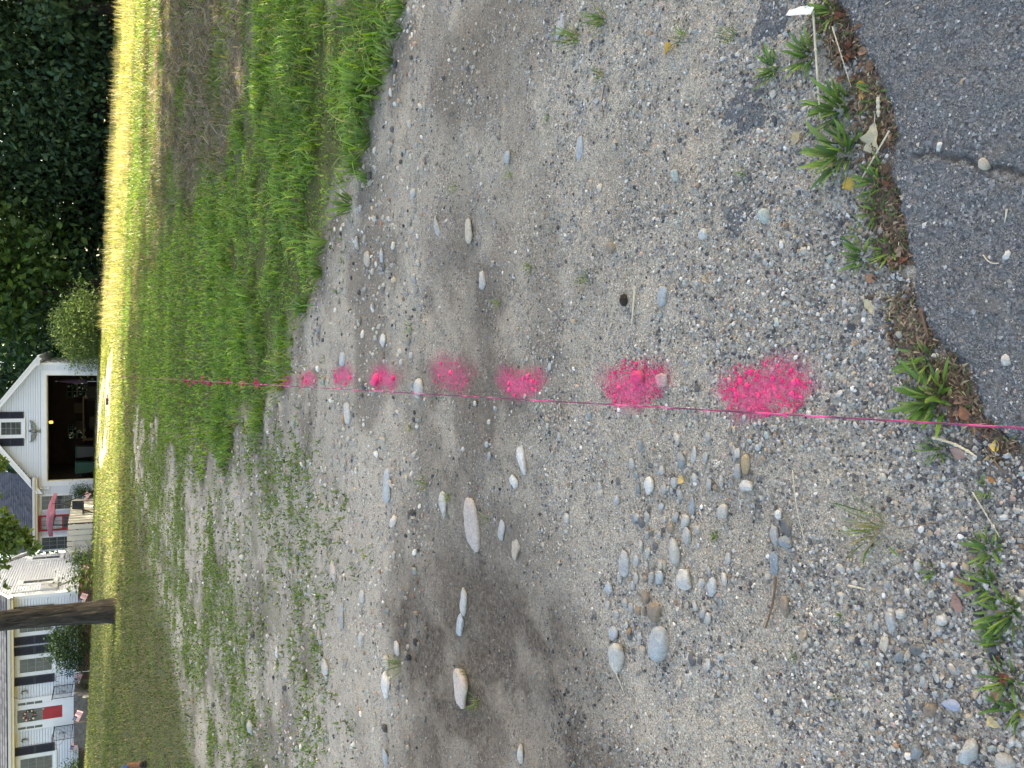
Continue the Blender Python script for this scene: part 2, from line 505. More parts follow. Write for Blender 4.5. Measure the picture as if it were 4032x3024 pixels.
# ------------------------------------------------------------------ the ground sheet
def build_ground():

    ys = [-400, -120, -40, -15, -6, -2.5, -0.8, 0.0, 0.3, 0.5]
    y = 0.62
    while y < 62:
        ys.append(y); y *= 1.0064
    ys += [64, 68, 74, 84, 100, 130, 180, 260, 400, 700, 1300]
    ys = np.array(ys)
    t = np.linspace(-1, 1, 400)
    outer = np.array([1.15, 1.5, 2.2, 3.5, 6, 12, 30])
    T = np.concatenate([-outer[::-1], t, outer])
    half = 0.75 + 0.56 * np.clip(ys, 0, 80)
    X = T[None, :] * half[:, None]
    far = np.abs(T)[None, :] > 1.01
    X = np.where(far, np.sign(T)[None, :] * (half[:, None] + (np.abs(T)[None, :] - 1) * (8 + np.abs(ys)[:, None] * 0.4)), X)
    Y = np.repeat(ys[:, None], len(T), 1)
    x, yv = X.ravel(), Y.ravel()
    z = ter(x, yv)
    near = sstep(9, 3, yv)
    z = z + near * (fbm(x, yv, 38, 3, 77) - 0.5) * 0.007
    z = z - .010 * rut(x, yv)
    sa = sdf(ASPHALT_P, x, yv)
    z = z - 0.02 * sstep(0.02, 0.10, sa)
    nr, nc = X.shape
    idx = np.arange(nr * nc).reshape(nr, nc)
    F = np.stack([idx[:-1, :-1], idx[:-1, 1:], idx[1:, 1:], idx[1:, :-1]], -1).reshape(-1, 4)
    me = np_mesh('ground', np.stack([x, yv, z], 1), F, smooth=True)
    lush, leftg, lawn = zones(x, yv)
    soilP = sdf(SOIL_P, x + (fbm(x, yv, 3, 3, 9) - .5) * .5, yv + (fbm(x, yv, 3, 3, 19) - .5) * .7)
    soil = sstep(-0.35, 0.3, soilP) * (0.6 + 0.4 * sstep(0.3, 0.55, fbm(x, yv, 4.5, 4, 91)))
    soil = np.maximum(soil, .35 * rut(x, yv) * sstep(.35, .6, fbm(x, yv, 3, 3, 92)))
    soil = np.maximum(soil, 0.6 * sstep(0.50, 0.66, fbm(x, yv, 1.4, 4, 3)) * sstep(1.6, 3.5, yv))
    bandP = sdf(BAND_P, x + (fbm(x, yv, 3, 3, 29) - .5) * .5, yv + (fbm(x, yv, 3, 3, 39) - .5) * .6)
    soil = np.maximum(soil, sstep(-0.3, 0.25, bandP) * (.25 + .5 * sstep(.35, .6, fbm(x, yv, 5, 4, 33))))
    soil = np.maximum(soil, 0.8 * sstep(-0.7, 0.0, lush) * sstep(0.3, 0.7, fbm(x, yv, 3, 3, 44)))
    green = np.maximum(sstep(0.0, 0.4, lush), np.where(yv > 8, sstep(0.5, -0.9, leftg), 0) * 0.95)
    green = np.maximum(green, 0.45 * sstep(0.50, 0.66, fbm(x, yv, 2.6, 4, 61)) * sstep(0, .6, leftg) * sstep(6, 8, yv))
    br = sstep(-.5, .5, sdf(BROWN_P, x + (fbm(x, yv, .8, 3, 51) - .5) * 2, yv + (fbm(x, yv, .8, 3, 52) - .5) * 3)) * sstep(.36, .52, fbm(x, yv, 1.1, 4, 215))
    soil = np.maximum(soil, br * .9); green = green * (1 - .7 * br)
    green = np.where(in_drive(x, yv), .1, green); soil = np.where(in_drive(x, yv), .15, soil)
    lip = sdf(ASPHALT_P, x, yv)
    soil = np.maximum(soil, .85 * sstep(-.09, -.02, lip) * sstep(.35, .55, fbm(x, yv, 12, 3, 66)) * (lip < .05))
    attr(me, 'soil', np.clip(soil, 0, 1)); attr(me, 'green', np.clip(green, 0, 1)); attr(me, 'coarse', np.zeros(len(x)))
    o = link('ground', me, M['ground'])
    tag(o, 'sandy grey gravel and earth sloping up to the lawn', kind='structure')

RUTS = [np.array([gpd(*q) for q in P]) for P in ([(1010, -80), (1065, 100), (1120, 300), (1165, 500), (1180, 700)], [(925, -60), (950, 120), (975, 300), (1000, 480), (1015, 700), (1050, 900)])]
SOIL_P = poly_world([(890, 1200), (960, 1130), (1070, 1190), (1160, 1270), (1270, 1370), (1290, 1500), (1260, 1720), (880, 1720), (900, 1560), (860, 1450), (840, 1310)])
BAND_P = poly_world([(930, 1250), (900, 1000), (905, 760), (940, 560), (1000, 430), (1080, 420), (1100, 560), (1090, 760), (1150, 1000), (1180, 1250)])

# spray-painted dashes along the string (photo pixels: near V, far V, centre y, half width, strength)
DASH = [(3180, 2842, 1556, 105, 1.0), (2625, 2380, 1526, 84, 1.0), (2142, 1960, 1513, 58, 1.0), (1850, 1695, 1481, 72, 0.55), (1571, 1463, 1499, 50, 0.95),
        (1400, 1312, 1488, 40, 0.9), (1249, 1185, 1497, 32, 0.9), (1152, 1094, 1506, 24, 1.0)]
DASH_W = []
for n, fv, yc, hw, st in DASH:
    a, b = gp(n, yc), gp(fv, yc)
    c = gp((n + fv) / 2, yc); c2 = gp((n + fv) / 2, yc + hw)
    DASH_W.append((np.array(a), np.array(b), abs(c[0] - c2[0]), st))
def paint(x, y):
    """0..1 coverage of pink paint at a ground point"""
    m = np.zeros(np.asarray(x).shape)
    for a, b, hw, st in DASH_W:
        u = b - a; Lh = np.hypot(*u); u = u / Lh
        c = (a + b) / 2
        s = (x - c[0]) * u[0] + (y - c[1]) * u[1]
        w = (x - c[0]) * u[1] - (y - c[1]) * u[0]
        e = np.maximum(np.abs(s) / (Lh / 2), 0)
        d = np.maximum(e ** 2.4, 0) + (np.abs(w) / hw) ** 2 * np.where(w > 0, .8, 1.6)
        d = d * (.5 + 1.0 * fbm(x, y, 14, 3, 55))
        m = np.maximum(m, st * np.clip(1.35 - d * 0.95, 0, 1) ** 0.8)
    return m

# ------------------------------------------------------------------ asphalt
CRACK = np.array([gpd(*p) for p in [(1985, 345), (2010, 330), (2045, 338), (2085, 342), (2110, 358), (2150, 366), (2190, 372), (2230, 380)]])
def build_asphalt():
    xs = np.concatenate([[-60, -30, -12, -5, -2.5], np.arange(-1.4, 1.75, 0.0085), [2.0, 2.6, 4, 7, 12, 30, 60]])
    ys = np.concatenate([[-50, -20, -8, -3, -1, 0.2], np.arange(0.55, 2.2, 0.0085), [2.6, 3.5, 6, 12, 20]])
    X, Y = np.meshgrid(xs, ys)
    x, y = X.ravel(), Y.ravel()
    jx = x + (fbm(x, y, 30, 4, 3) - 0.5) * 0.035
    jy = y + (fbm(x, y, 30, 4, 8) - 0.5) * 0.035
    s = sdf(ASPHALT_P, jx, jy)
    dc = dist_poly(CRACK, x + (fbm(x, y, 30, 3, 4) - .5) * .03, y + (fbm(x, y, 30, 3, 6) - .5) * .03)
    z = ter(x, y) + 0.013 * sstep(0.0, 0.03, s) - 0.004 + (fbm(x, y, 60, 3, 21) - 0.5) * 0.009
    crack = np.exp(-(dc / 0.0055) ** 2)
    z = z - 0.011 * crack
    nr, nc = X.shape
    idx = np.arange(nr * nc).reshape(nr, nc)
    F = np.stack([idx[:-1, :-1], idx[:-1, 1:], idx[1:, 1:], idx[1:, :-1]], -1).reshape(-1, 4)
    keep = (s[F] > -0.006).any(1) if False else (s[F] > -0.004).all(1)
    F = F[keep]
    used = np.unique(F)
    mp = np.full(nr * nc, -1); mp[used] = np.arange(len(used))
    me = np_mesh('asphalt_road', np.stack([x, y, z], 1)[used], mp[F], smooth=True)
    attr(me, 'crack', np.clip(np.exp(-(dc / 0.006) ** 2) * (fbm(x, y, 40, 3, 12) * 1.6), 0, 1)[used])
    tag(link('asphalt_road', me, M['asphalt']), 'worn grey asphalt with a dirt-filled crack', kind='structure')
build_asphalt()

# ------------------------------------------------------------------ loose gravel (stuff)
PAL = np.array([(0.40, 0.375, 0.335), (0.33, 0.31, 0.28), (0.47, 0.44, 0.40), (0.28, 0.29, 0.29), (0.31, 0.325, 0.33), (0.37, 0.365, 0.345),
                (0.22, 0.21, 0.20), (0.10, 0.10, 0.105), (0.06, 0.062, 0.068), (0.58, 0.56, 0.52), (0.66, 0.65, 0.62), (0.42, 0.34, 0.25), (0.27, 0.19, 0.13), (0.40, 0.29, 0.25), (0.31, 0.36, 0.34)])
PALW = np.array([14, 14, 12, 8, 8, 7, 8, 6, 4, 6, 3, 5, 3, 2, 2], float); PALW /= PALW.sum()
PINK = np.array((0.86, 0.045, 0.19))

def rot_mats(n, flat=0.6):
    """random orientations leaning towards lying flat"""
    az = rng.uniform(0, 2 * np.pi, n); tx = rng.normal(0, flat, n); ty = rng.normal(0, flat, n)
    ca, sa = np.cos(az), np.sin(az)
    Rz = np.zeros((n, 3, 3)); Rz[:, 0, 0] = ca; Rz[:, 0, 1] = -sa; Rz[:, 1, 0] = sa; Rz[:, 1, 1] = ca; Rz[:, 2, 2] = 1
    Rx = np.zeros((n, 3, 3)); Rx[:, 0, 0] = 1; Rx[:, 1, 1] = np.cos(tx); Rx[:, 1, 2] = -np.sin(tx); Rx[:, 2, 1] = np.sin(tx); Rx[:, 2, 2] = np.cos(tx)
    Ry = np.zeros((n, 3, 3)); Ry[:, 1, 1] = 1; Ry[:, 0, 0] = np.cos(ty); Ry[:, 0, 2] = np.sin(ty); Ry[:, 2, 0] = -np.sin(ty); Ry[:, 2, 2] = np.cos(ty)
    return Rz @ Rx @ Ry

OCT_V = np.array([(1, 0, 0), (-1, 0, 0), (0, 1, 0), (0, -1, 0), (0, 0, 1), (0, 0, -1)], float)
OCT_F = np.array([(0, 2, 4), (2, 1, 4), (1, 3, 4), (3, 0, 4), (2, 0, 5), (1, 2, 5), (3, 1, 5), (0, 3, 5)])
HALF_V = np.array([(1, 0, -.15), (-.9, .1, -.15), (.1, .95, -.15), (-.1, -1, -.15), (.1, .05, .8)], float)
HALF_F = np.array([(0, 2, 4), (2, 1, 4), (1, 3, 4), (3, 0, 4)])
def ico():
    t = (1 + 5 ** .5) / 2
    v = np.array([(-1, t, 0), (1, t, 0), (-1, -t, 0), (1, -t, 0), (0, -1, t), (0, 1, t), (0, -1, -t), (0, 1, -t), (t, 0, -1), (t, 0, 1), (-t, 0, -1), (-t, 0, 1)], float)
    f = np.array([(0, 11, 5), (0, 5, 1), (0, 1, 7), (0, 7, 10), (0, 10, 11), (1, 5, 9), (5, 11, 4), (11, 10, 2), (10, 7, 6), (7, 1, 8), (3, 9, 4), (3, 4, 2), (3, 2, 6), (3, 6, 8), (3, 8, 9), (4, 9, 5), (2, 4, 11), (6, 2, 10), (8, 6, 7), (9, 8, 1)])
    return v / np.linalg.norm(v[0]), f
ICO_V, ICO_F = ico()
ICO_TOP = ICO_F[ICO_V[ICO_F][:, :, 2].mean(1) > -.3]        # the underside of a bedded pebble is never seen
def subdiv(v, f):
    cache, v2, f2 = {}, [tuple(p) for p in v], []
    def mid(a, b):
        k = (min(a, b), max(a, b))
        if k not in cache:
            m = (np.array(v2[a]) + np.array(v2[b])); m /= np.linalg.norm(m)
            cache[k] = len(v2); v2.append(tuple(m))
        return cache[k]
    for a, b, c in f:
        ab, bc, ca = mid(a, b), mid(b, c), mid(c, a)
        f2 += [(a, ab, ca), (b, bc, ab), (c, ca, bc), (ab, bc, ca)]
    return np.array(v2), np.array(f2)
ICO2_V, ICO2_F = subdiv(ICO_V, ICO_F)
ICO3_V, ICO3_F = subdiv(ICO2_V, ICO2_F)

def chip(v, r_, n=9, lo=.5, hi=.9):
    """cut a sphere with random planes: an angular stone"""
    v = v.copy()
    for k in range(n):
        d = r_.normal(size=3); d /= np.linalg.norm(d)
        lim = r_.uniform(lo, hi)
        v = v - np.clip(v @ d - lim, 0, None)[:, None] * d
    return v

def soil_mask(x, y):
    w1 = (fbm(x, y, 3, 3, 9) - .5) * .5; w2 = (fbm(x, y, 3, 3, 19) - .5) * .7
    a = sstep(-0.35, 0.3, sdf(SOIL_P, x + w1, y + w2))
    b = .5 * sstep(-0.3, 0.25, sdf(BAND_P, x + w1, y + w2))
    return np.maximum(a, b)
def rut(x, y):
    """faint wheel tracks across the gravel"""
    m = np.zeros(np.asarray(x).shape)
    for P in RUTS:
        d = dist_poly(P, x + (fbm(x, y, 2, 2, 88) - .5) * .1, y)
        m = np.maximum(m, sstep(.16, .05, d))
    return m
def scatter_gravel(name, label, x, y, size, base_v, base_f, smooth, mat, sink=0.25, zfun=ter, jit=0.22, dark=None):
    n = len(x)
    S = size[:, None] * np.stack([rng.uniform(0.8, 1.35, n), rng.uniform(0.65, 1.05, n), rng.uniform(0.45, 0.8, n)], 1) * 0.5
    V = base_v[None] * (1 + rng.uniform(-jit, jit, (n, len(base_v), 1)))
    V = V * S[:, None, :]
    V = np.einsum('nij,nkj->nki', rot_mats(n, 0.35), V)
    z = zfun(x, y)
    V[:, :, 0] += x[:, None]; V[:, :, 1] += y[:, None]; V[:, :, 2] += (z + size * (0.28 - sink * 0.5))[:, None]
    c = PAL[rng.choice(len(PAL), n, p=PALW)] * rng.uniform(0.8, 1.2, (n, 1))
    if dark is not None:
        k = rng.random(n) < dark
        c[k] = PAL[rng.choice([7, 8, 6, 3, 7], k.sum())] * rng.uniform(0.9, 1.6, (k.sum(), 1))
    c = c * np.array([1.09, 1.05, 1.015])
    c = c * (1 - .58 * soil_mask(x, y))[:, None] * (1 - .12 * rut(x, y))[:, None]
    p = paint(x, y)
    k = np.clip((p * 1.25 - rng.random(n) * 0.75) * 2.2, 0, 1)[:, None]
    c = c * (1 - k) + PINK * rng.uniform(0.75, 1.1, (n, 1)) * k
    col = np.repeat(c[:, None, :], len(base_v), 1).reshape(-1, 3)
    F = (base_f[None] + (np.arange(n) * len(base_v))[:, None, None]).reshape(-1, 3)
    me = np_mesh(name, V.reshape(-1, 3), F, smooth, col)
    return tag(link(name, me, mat), label, 'gravel', kind='stuff')

def sample(n, y0, y1, w0=0.45, w1=0.52, power=1.0):
    """points over the wedge of ground in front of the road, denser close by"""
    u = rng.random(n)
    y = y0 * (y1 / y0) ** (u ** power)
    x = rng.uniform(-1, 1, n) * (w0 + w1 * y)
    return x, y
def gravel():
    # sand-sized grains close by
    x, y = sample(150000, 0.95, 4.2)
    s = np.exp(rng.normal(math.log(0.0038), 0.36, len(x))) * (0.75 + 0.22 * y)
    a = sdf(ASPHALT_P, x, y)
    keep = (a < 0.03 * rng.random(len(x)) ** 2) & (rng.random(len(x)) < 1 - .6 * soil_mask(x, y)) & (rng.random(len(x)) < 0.35 + 0.65 * sstep(0.3, 0.6, fbm(x, y, 5, 3, 70))) 
    x, y, s = x[keep], y[keep], s[keep]
    dk = 0.08 + 0.35 * sstep(-0.5, -0.02, a[keep])
    scatter_gravel('gravel_grains', 'fine pale gravel grains covering the bare earth', x, y, s, HALF_V, HALF_F, False, M['grain'], dark=dk)
    # pea-sized pebbles
    x, y = sample(26000, 0.95, 9.5)
    s = np.exp(rng.normal(math.log(0.0085), 0.34, len(x))) * (0.7 + 0.16 * y)
    a = sdf(ASPHALT_P, x, y)
    lush, leftg, lawn = zones(x, y)
    dens = 0.12 + 0.88 * sstep(0.46, 0.64, fbm(x, y, 2.4, 4, 23))
    dens *= (1 - 0.8 * soil_mask(x, y)) * (1 - .7 * rut(x, y))
    keep = (a < -0.005) & (lush < 0.05) & (rng.random(len(x)) < dens)
    dk = 0.06 + 0.25 * sstep(-0.5, -0.02, a[keep])
    scatter_gravel('pea_gravel', 'loose pea-sized pebbles strewn over the gravel', x[keep], y[keep], s[keep], ICO_V, ICO_TOP, True, M['grain'], dark=dk)
    # half-buried grit farther up the slope
    x, y = sample(125000, 3.2, 11.0, .45, .54)
    s = np.exp(rng.normal(math.log(0.0062), 0.42, len(x))) * (.55 + 0.13 * y)
    lush, leftg, lawn = zones(x, y)
    keep = (lush < .0) & ((leftg > 0) | (y < 8.2)) & (rng.random(len(x)) < (.25 + .75 * sstep(.36, .6, fbm(x, y, 3.1, 4, 25))) * (1 - .5 * soil_mask(x, y)) * (1 - .6 * rut(x, y)))
    scatter_gravel('slope_grit', 'gritty half-buried gravel up the slope', x[keep], y[keep], s[keep], HALF_V, HALF_F, False, M['grain'], sink=.55, dark=.10)
    # coarser loose pebbles towards the road
    x, y = sample(42000, 0.95, 2.9)
    s = np.exp(rng.normal(math.log(0.0078), 0.33, len(x)))
    a = sdf(ASPHALT_P, x, y)
    keep = (a < -0.004) & (rng.random(len(x)) < .10 + .9 * sstep(.40, .62, fbm(x, y, 4.0, 4, 27) + .22 * sstep(-.5, -.05, a)))
    scatter_gravel('road_edge_pebbles', 'coarse loose pebbles along the asphalt edge', x[keep], y[keep], s[keep], ICO_V, ICO_TOP, False, M['grain'], dark=.16 + .2 * sstep(-.4, -.02, a[keep]))
    # farther stones on the gravel slope
    x, y = sample(9000, 4.0, 22)
    s = np.exp(rng.normal(math.log(0.02), 0.4, len(x))) * (0.75 + 0.05 * y)
    lush, leftg, lawn = zones(x, y)
    keep = (lush < 0) & ((leftg > 0) | (y < 8))
    scatter_gravel('gravel_stones', 'small stones scattered over the gravel slope', x[keep], y[keep], s[keep], ICO_V, ICO_F, True, M['grain'])
    # chips of aggregate standing out of the asphalt
    x = rng.uniform(-0.5, 1.15, 62000); y = rng.uniform(0.75, 1.9, 62000)
    s = np.exp(rng.normal(math.log(0.0048), 0.36, len(x)))
    a = sdf(ASPHALT_P, x, y)
    keep = (a > 0.02) & (dist_poly(CRACK, x, y) > 0.012)
    scatter_gravel('asphalt_aggregate', 'stone chips showing in the worn asphalt', x[keep], y[keep], s[keep] * 1.15, HALF_V, HALF_F, False, M['grain'], sink=0.45, zfun=lambda a_, b_: ter(a_, b_) + 0.0075 + (fbm(a_, b_, 60, 3, 21) - 0.5) * 0.009, dark=0.78)
build_ground()
gravel()

# ------------------------------------------------------------------ trees and shrubs
def leaf_cloud(blobs, n, size, cols, droop=0.3, shell=0.5, clump=0.0, aspect=0.55, seed=1, updown=0.6):
    """kite-shaped leaves spread through ellipsoid blobs (x,y,z,rx,ry,rz)"""
    r = np.random.default_rng(seed)
    B = np.array(blobs, float)
    w = (B[:, 3] * B[:, 4] * B[:, 5]) ** 0.8; w /= w.sum()
    k = r.choice(len(B), n, p=w)
    d = r.normal(size=(n, 3)); d /= np.linalg.norm(d, axis=1)[:, None]
    rad = r.random(n) ** (1 / 3.0)
    rad = shell * (0.75 + 0.3 * r.random(n)) + (1 - shell) * rad
    if clump:                                   # gather leaves round random twig ends so the outline is ragged
        m = max(8, int(n / clump))
        ck = r.choice(len(B), m, p=w)
        cd = r.normal(size=(m, 3)); cd /= np.linalg.norm(cd, axis=1)[:, None]
        cpos = B[ck, :3] + cd * B[ck, 3:] * (shell * (0.7 + 0.4 * r.random(m)) + (1 - shell) * r.random(m) ** 0.45)[:, None]
        cs = size * r.uniform(1.2, 3.2, m)
        q = r.integers(0, m, n)
        P = cpos[q] + r.normal(size=(n, 3)) * cs[q][:, None] * np.array([1, 1, 0.7])
        tone = r.uniform(0.62, 1.25, m)[q]
    else:
        P = B[k, :3] + d * B[k, 3:] * rad[:, None]
        tone = r.uniform(0.75, 1.2, n)
    ax = r.normal(size=(n, 3)); ax[:, 2] = ax[:, 2] * updown - droop; ax /= np.linalg.norm(ax, axis=1)[:, None]
    nn = r.normal(size=(n, 3)); nn[:, 2] += 0.8
    sd = np.cross(ax, nn); sd /= np.linalg.norm(sd, axis=1)[:, None] + 1e-9
    up = np.cross(sd, ax)
    s = (size * r.uniform(0.6, 1.35, n))[:, None]
    V = np.stack([P, P + ax * s * 0.45 + sd * s * aspect * 0.5 + up * s * 0.08, P + ax * s, P + ax * s * 0.45 - sd * s * aspect * 0.5 + up * s * 0.08], 1)
    C = np.array(cols)
    c = C[r.integers(0, len(C), n)] * (tone * r.uniform(0.85, 1.15, n))[:, None]
    F = np.arange(4 * n).reshape(-1, 4)
    return V.reshape(-1, 3), F, np.repeat(c, 4, 0)

DARKG = [(0.055, 0.112, 0.058), (0.045, 0.095, 0.058), (0.075, 0.128, 0.052)]
MIDG = [(0.050, 0.105, 0.025), (0.040, 0.085, 0.025), (0.065, 0.12, 0.03)]
LIGHTG = [(0.10, 0.16, 0.035), (0.085, 0.14, 0.035), (0.12, 0.17, 0.05)]

def trunk_mesh(h, r0, r1, limbs, lean=(0, 0), seed=1, n=14):
    rr = random.Random(seed)
    mb = MB()
    pts, rad = [], []
    for i in range(9):
        t = i / 8
        pts.append((lean[0] * t * h + rr.uniform(-.04, .04) * h * .12, lean[1] * t * h + rr.uniform(-.04, .04) * h * .12, -0.15 + t * h))
        rad.append((r0 * (1 - t) + r1 * t) * (1.35 if i == 0 else 1.08 if i == 1 else 1))
    mb.tube(pts, rad, n)
    for z, az, ln, el in limbs:
        t = (z + .15) / h
        b = Vector((lean[0] * t * h, lean[1] * t * h, z))
        q = [b]
        dvec = Vector((math.cos(az) * math.cos(el), math.sin(az) * math.cos(el), math.sin(el)))
        for j in range(1, 5):
            q.append(b + dvec * ln * j / 4 + Vector((rr.uniform(-.1, .1), rr.uniform(-.1, .1), rr.uniform(-.1, .12))) * ln * .3)
        rb = (r0 * (1 - t) + r1 * t) * 0.45
        mb.tube(q, [rb, rb * .8, rb * .55, rb * .35, rb * .12], 7)
    return mb.mesh('trunk', True)

def make_tree(name, label, group, loc, h, r0, blobs, n, size, cols, mat, seed, limbs=6, lean=(0, 0), clump=14, droop=0.3, aspect=0.55, shell=0.5, cat='tree'):
    root = tag(empty(name, loc), label, cat, group)
    rr = random.Random(seed)
    zb = min(b[2] - b[5] for b in blobs); zt = max(b[2] + b[5] for b in blobs)
    lm = [(zb + (zt - zb) * rr.uniform(0.1, 0.75), rr.uniform(0, 6.28), max(b[3] for b in blobs) * rr.uniform(.6, .95), rr.uniform(.1, .7)) for _ in range(limbs)]
    lm = [(min(z, h * .9), a, l, e) for z, a, l, e in lm]
    link('trunk', trunk_mesh(h, r0, r0 * .3, lm, lean, seed), M['bark'], root)
    V, F, c = leaf_cloud(blobs, n, size, cols, droop=droop, clump=clump, seed=seed, aspect=aspect, shell=shell)
    link('crown', np_mesh('crown', V, F, False, c), mat, root)
    return root

def groundz(x, y): return float(ter(np.array([x]), np.array([y]))[0])

# tall trees to the right of the picture; their shade covers the gravel (crown centre height is above sea level of the scene)
def ellip_blobs(rx, rz, zc, seed):
    rr = random.Random(seed)
    bl = [(0, 0, zc, rx * .72, rx * .72, rz * .8)]
    for i in range(9):
        a = i * 0.7 + rr.uniform(-.2, .2)
        q = rr.uniform(-.55, .55)
        k = math.sqrt(1 - q * q)
        bl.append((math.cos(a) * rx * .58 * k, math.sin(a) * rx * .58 * k, zc + q * rz * .8, rx * .46, rx * .46, rz * .42))
    return bl
SHADE_TREES = [(9, -3, 8, 5, 4), (10, 3, 8.5, 4.5, 4.5), (11, 8.5, 9, 4.5, 4.5), (13, 13.2, 9.5, 4.2, 5.5), (14.5, 15.2, 7.2, 2.6, 3.2), (15.5, 18.2, 13.5, 4.2, 4.6), (17.5, 22.5, 15.5, 4.0, 4.2),
               (18, 2, 14, 5.5, 6), (19, 11, 15, 5.5, 6), (22, -6, 13, 6, 7), (24, 17, 20, 5, 5), (26, 5, 18, 6, 6), (26, 23, 21, 4.5, 5), (24, 28.0, 24.8, 3.4, 2.4), (26, 35, 26.2, 3.2, 2.2), (25, 41.0, 25.8, 3.2, 2.4),
               (27, 20, 24, 5, 5), (27, 46.5, 11, 5.5, 8), (33, 50, 12, 6, 9)]
ORDN = ['first', 'second', 'third', 'fourth', 'fifth', 'sixth', 'seventh', 'eighth', 'ninth', 'tenth', 'eleventh', 'twelfth', 'thirteenth', 'fourteenth', 'fifteenth', 'sixteenth', 'seventeenth', 'eighteenth', 'nineteenth']
SHADE_TREES.sort(key=lambda t: t[1])
for i, (x, y, zc, r, rz) in enumerate(SHADE_TREES):
    g = groundz(x, y)
    make_tree('shade_tree', ORDN[i] + ' tall leafy tree beyond the right picture edge, counted from the road', 'tall trees to the right', (x, y, g), zc - g + rz * .5, 0.22 + r * .03,
              ellip_blobs(r, rz, zc - g, i), int(1500 + 130 * r * rz) + (4500 if zc > 22 and y > 25 else 0), 0.42, MIDG, M['dark_leaf'], 100 + i, limbs=7, clump=10)

# woods behind the lawn
WOODS = [  # x, y, height, crown radius, crown bottom, palette, leaf, drooping
    (20.5, 51.5, 17, 4.8, 0.7, 0, .34, .9), (16.0, 54.5, 16, 4.4, -.2, 0, .34, .9), (24.8, 55.0, 18, 5.2, 0.4, 0, .36, .9), (12.2, 57.5, 15, 4.2, -.3, 0, .32, .8), (28.5, 59.0, 17, 5.0, 0.2, 0, .36, .8),
    (19.0, 60.5, 19, 5.0, 0.3, 0, .36, .7), (9.0, 59.5, 15, 3.6, 0.5, 1, .30, .4), (5.0, 63.0, 17, 4.6, 0.8, 0, .36, .4), (0.5, 66.5, 17, 5.0, 1.0, 0, .36, .4), (-4.5, 67.0, 18, 5.2, 1.5, 0, .36, .4),
    (23.5, 65.0, 18, 5.0, 2.0, 0, .36, .6), (14.5, 66.0, 18, 5.0, 2.4, 0, .36, .6), (33.0, 64.0, 19, 5.5, 1.5, 0, .38, .6), (-10.0, 70.0, 18, 5.2, 1.5, 0, .38, .4)]
WL = ['dark drooping evergreen at the edge of the woods, far right of the lawn', 'dark drooping evergreen left of the rightmost evergreen at the lawn edge', 'dark tall tree behind the rightmost evergreen', 'dark tree with bare lower trunk in the middle of the woods',
      'dark tree deep in the woods at the right-hand picture edge', 'tall dark tree in the second row of the woods', 'mid green bushy tree rising between the woods and the garage', 'dark tree standing behind the garage shrubbery', 'dark tree rising directly behind the garage roof', 'dark tree behind the garage gable',
      'dark tree in the back row of the woods', 'dark tree at the back of the woods with sky gaps', 'dark tree at the back right corner of the woods', 'dark tree far behind the house']
for i, (x, y, h, r, zb, pal, lf, dr) in enumerate(WOODS):
    rr = random.Random(i * 3 + 1)
    bl = []
    nb = 16
    for j in range(nb):
        t = j / (nb - 1)
        z = zb + 0.6 + t * (h - zb - 1.5)
        rad = r * (1 - .55 * t) * rr.uniform(.75, 1.1)
        a = j * 2.4 + rr.uniform(-.5, .5)
        q = rad * .55
        bl.append((math.cos(a) * q, math.sin(a) * q, z, rad * .62, rad * .62, max(0.75, (h - zb) * .075)))
    make_tree('woodland_tree', WL[i], 'trees of the woods behind the lawn', (x, y, groundz(x, y)), h, 0.24, bl, 12000 if i < 9 else 7500, lf * 1.1, DARKG if pal == 0 else MIDG, M['dark_leaf'], 300 + i, limbs=8, clump=16, droop=dr, shell=.6)

# dark undergrowth along the foot of the woods
ub = []
for i in range(60):
    x = rnd.uniform(0, 36); y = rnd.uniform(56.5, 66)
    h = rnd.uniform(.5, 1.5)
    ub.append((x, y, groundz(x, y) + h * .5, rnd.uniform(.8, 1.8), .8, h * .8))
V, F, c = leaf_cloud(ub, 11000, .34, DARKG, droop=.2, clump=10, seed=401)
tag(link('undergrowth', np_mesh('undergrowth', V, F, False, c), M['dark_leaf']), 'dark undergrowth along the foot of the woods', 'undergrowth', kind='stuff')

# sunlit trees seen through the gaps, far behind
for i, (x, y, h, r) in enumerate([(20, 84, 13, 6), (31, 82, 14, 6.5), (10, 88, 14, 6), (41, 86, 15, 7), (-2, 92, 15, 7)]):
    make_tree('far_tree', ['pale sunlit tree glimpsed between trunks in the middle of the woods', 'pale sunlit tree glimpsed through the right-hand woods', 'pale sunlit tree glimpsed behind the garage-side woods', 'pale sunlit tree far beyond the right picture edge', 'pale sunlit tree far behind the garage'][i],
              'sunlit trees beyond the woods', (x, y, groundz(x, y)), h * .7, .25, [(0, 0, h * .5, r, r, h * .5), (r * .4, 0, h * .3, r * .6, r * .6, h * .3), (-r * .4, 0, h * .3, r * .6, r * .6, h * .3)], 2600, 0.6, LIGHTG, M['leaf'], 500 + i, clump=8)

# broad-leaved tree beside the garage
bl = [(0, 0, 4.2, 2.3, 1.6, 1.6), (1.6, -.3, 3.0, 1.3, 1.1, 1.0), (-1.5, -.2, 5.0, 1.6, 1.2, 1.2), (-2.2, -.4, 3.9, 1.2, .9, .8), (.6, 0, 6.4, 2.4, 1.8, 1.8), (2.6, 0, 4.9, 1.5, 1.3, 1.2), (.9, -.5, 2.2, 1.0, .8, .6), (-.6, -.5, 2.8, .9, .8, .6)]
make_tree('broadleaf_tree', 'mid green broad-leaved tree with sparse big leaves beside the garage', None, (5.0, 52.6, groundz(5, 52.6)), 6.5, .16, bl, 3600, .42, [(0.055, 0.115, 0.028), (0.04, 0.09, 0.025), (0.075, 0.14, 0.035)], M['leaf'], 61, clump=12, shell=.5, droop=.5, aspect=.6)

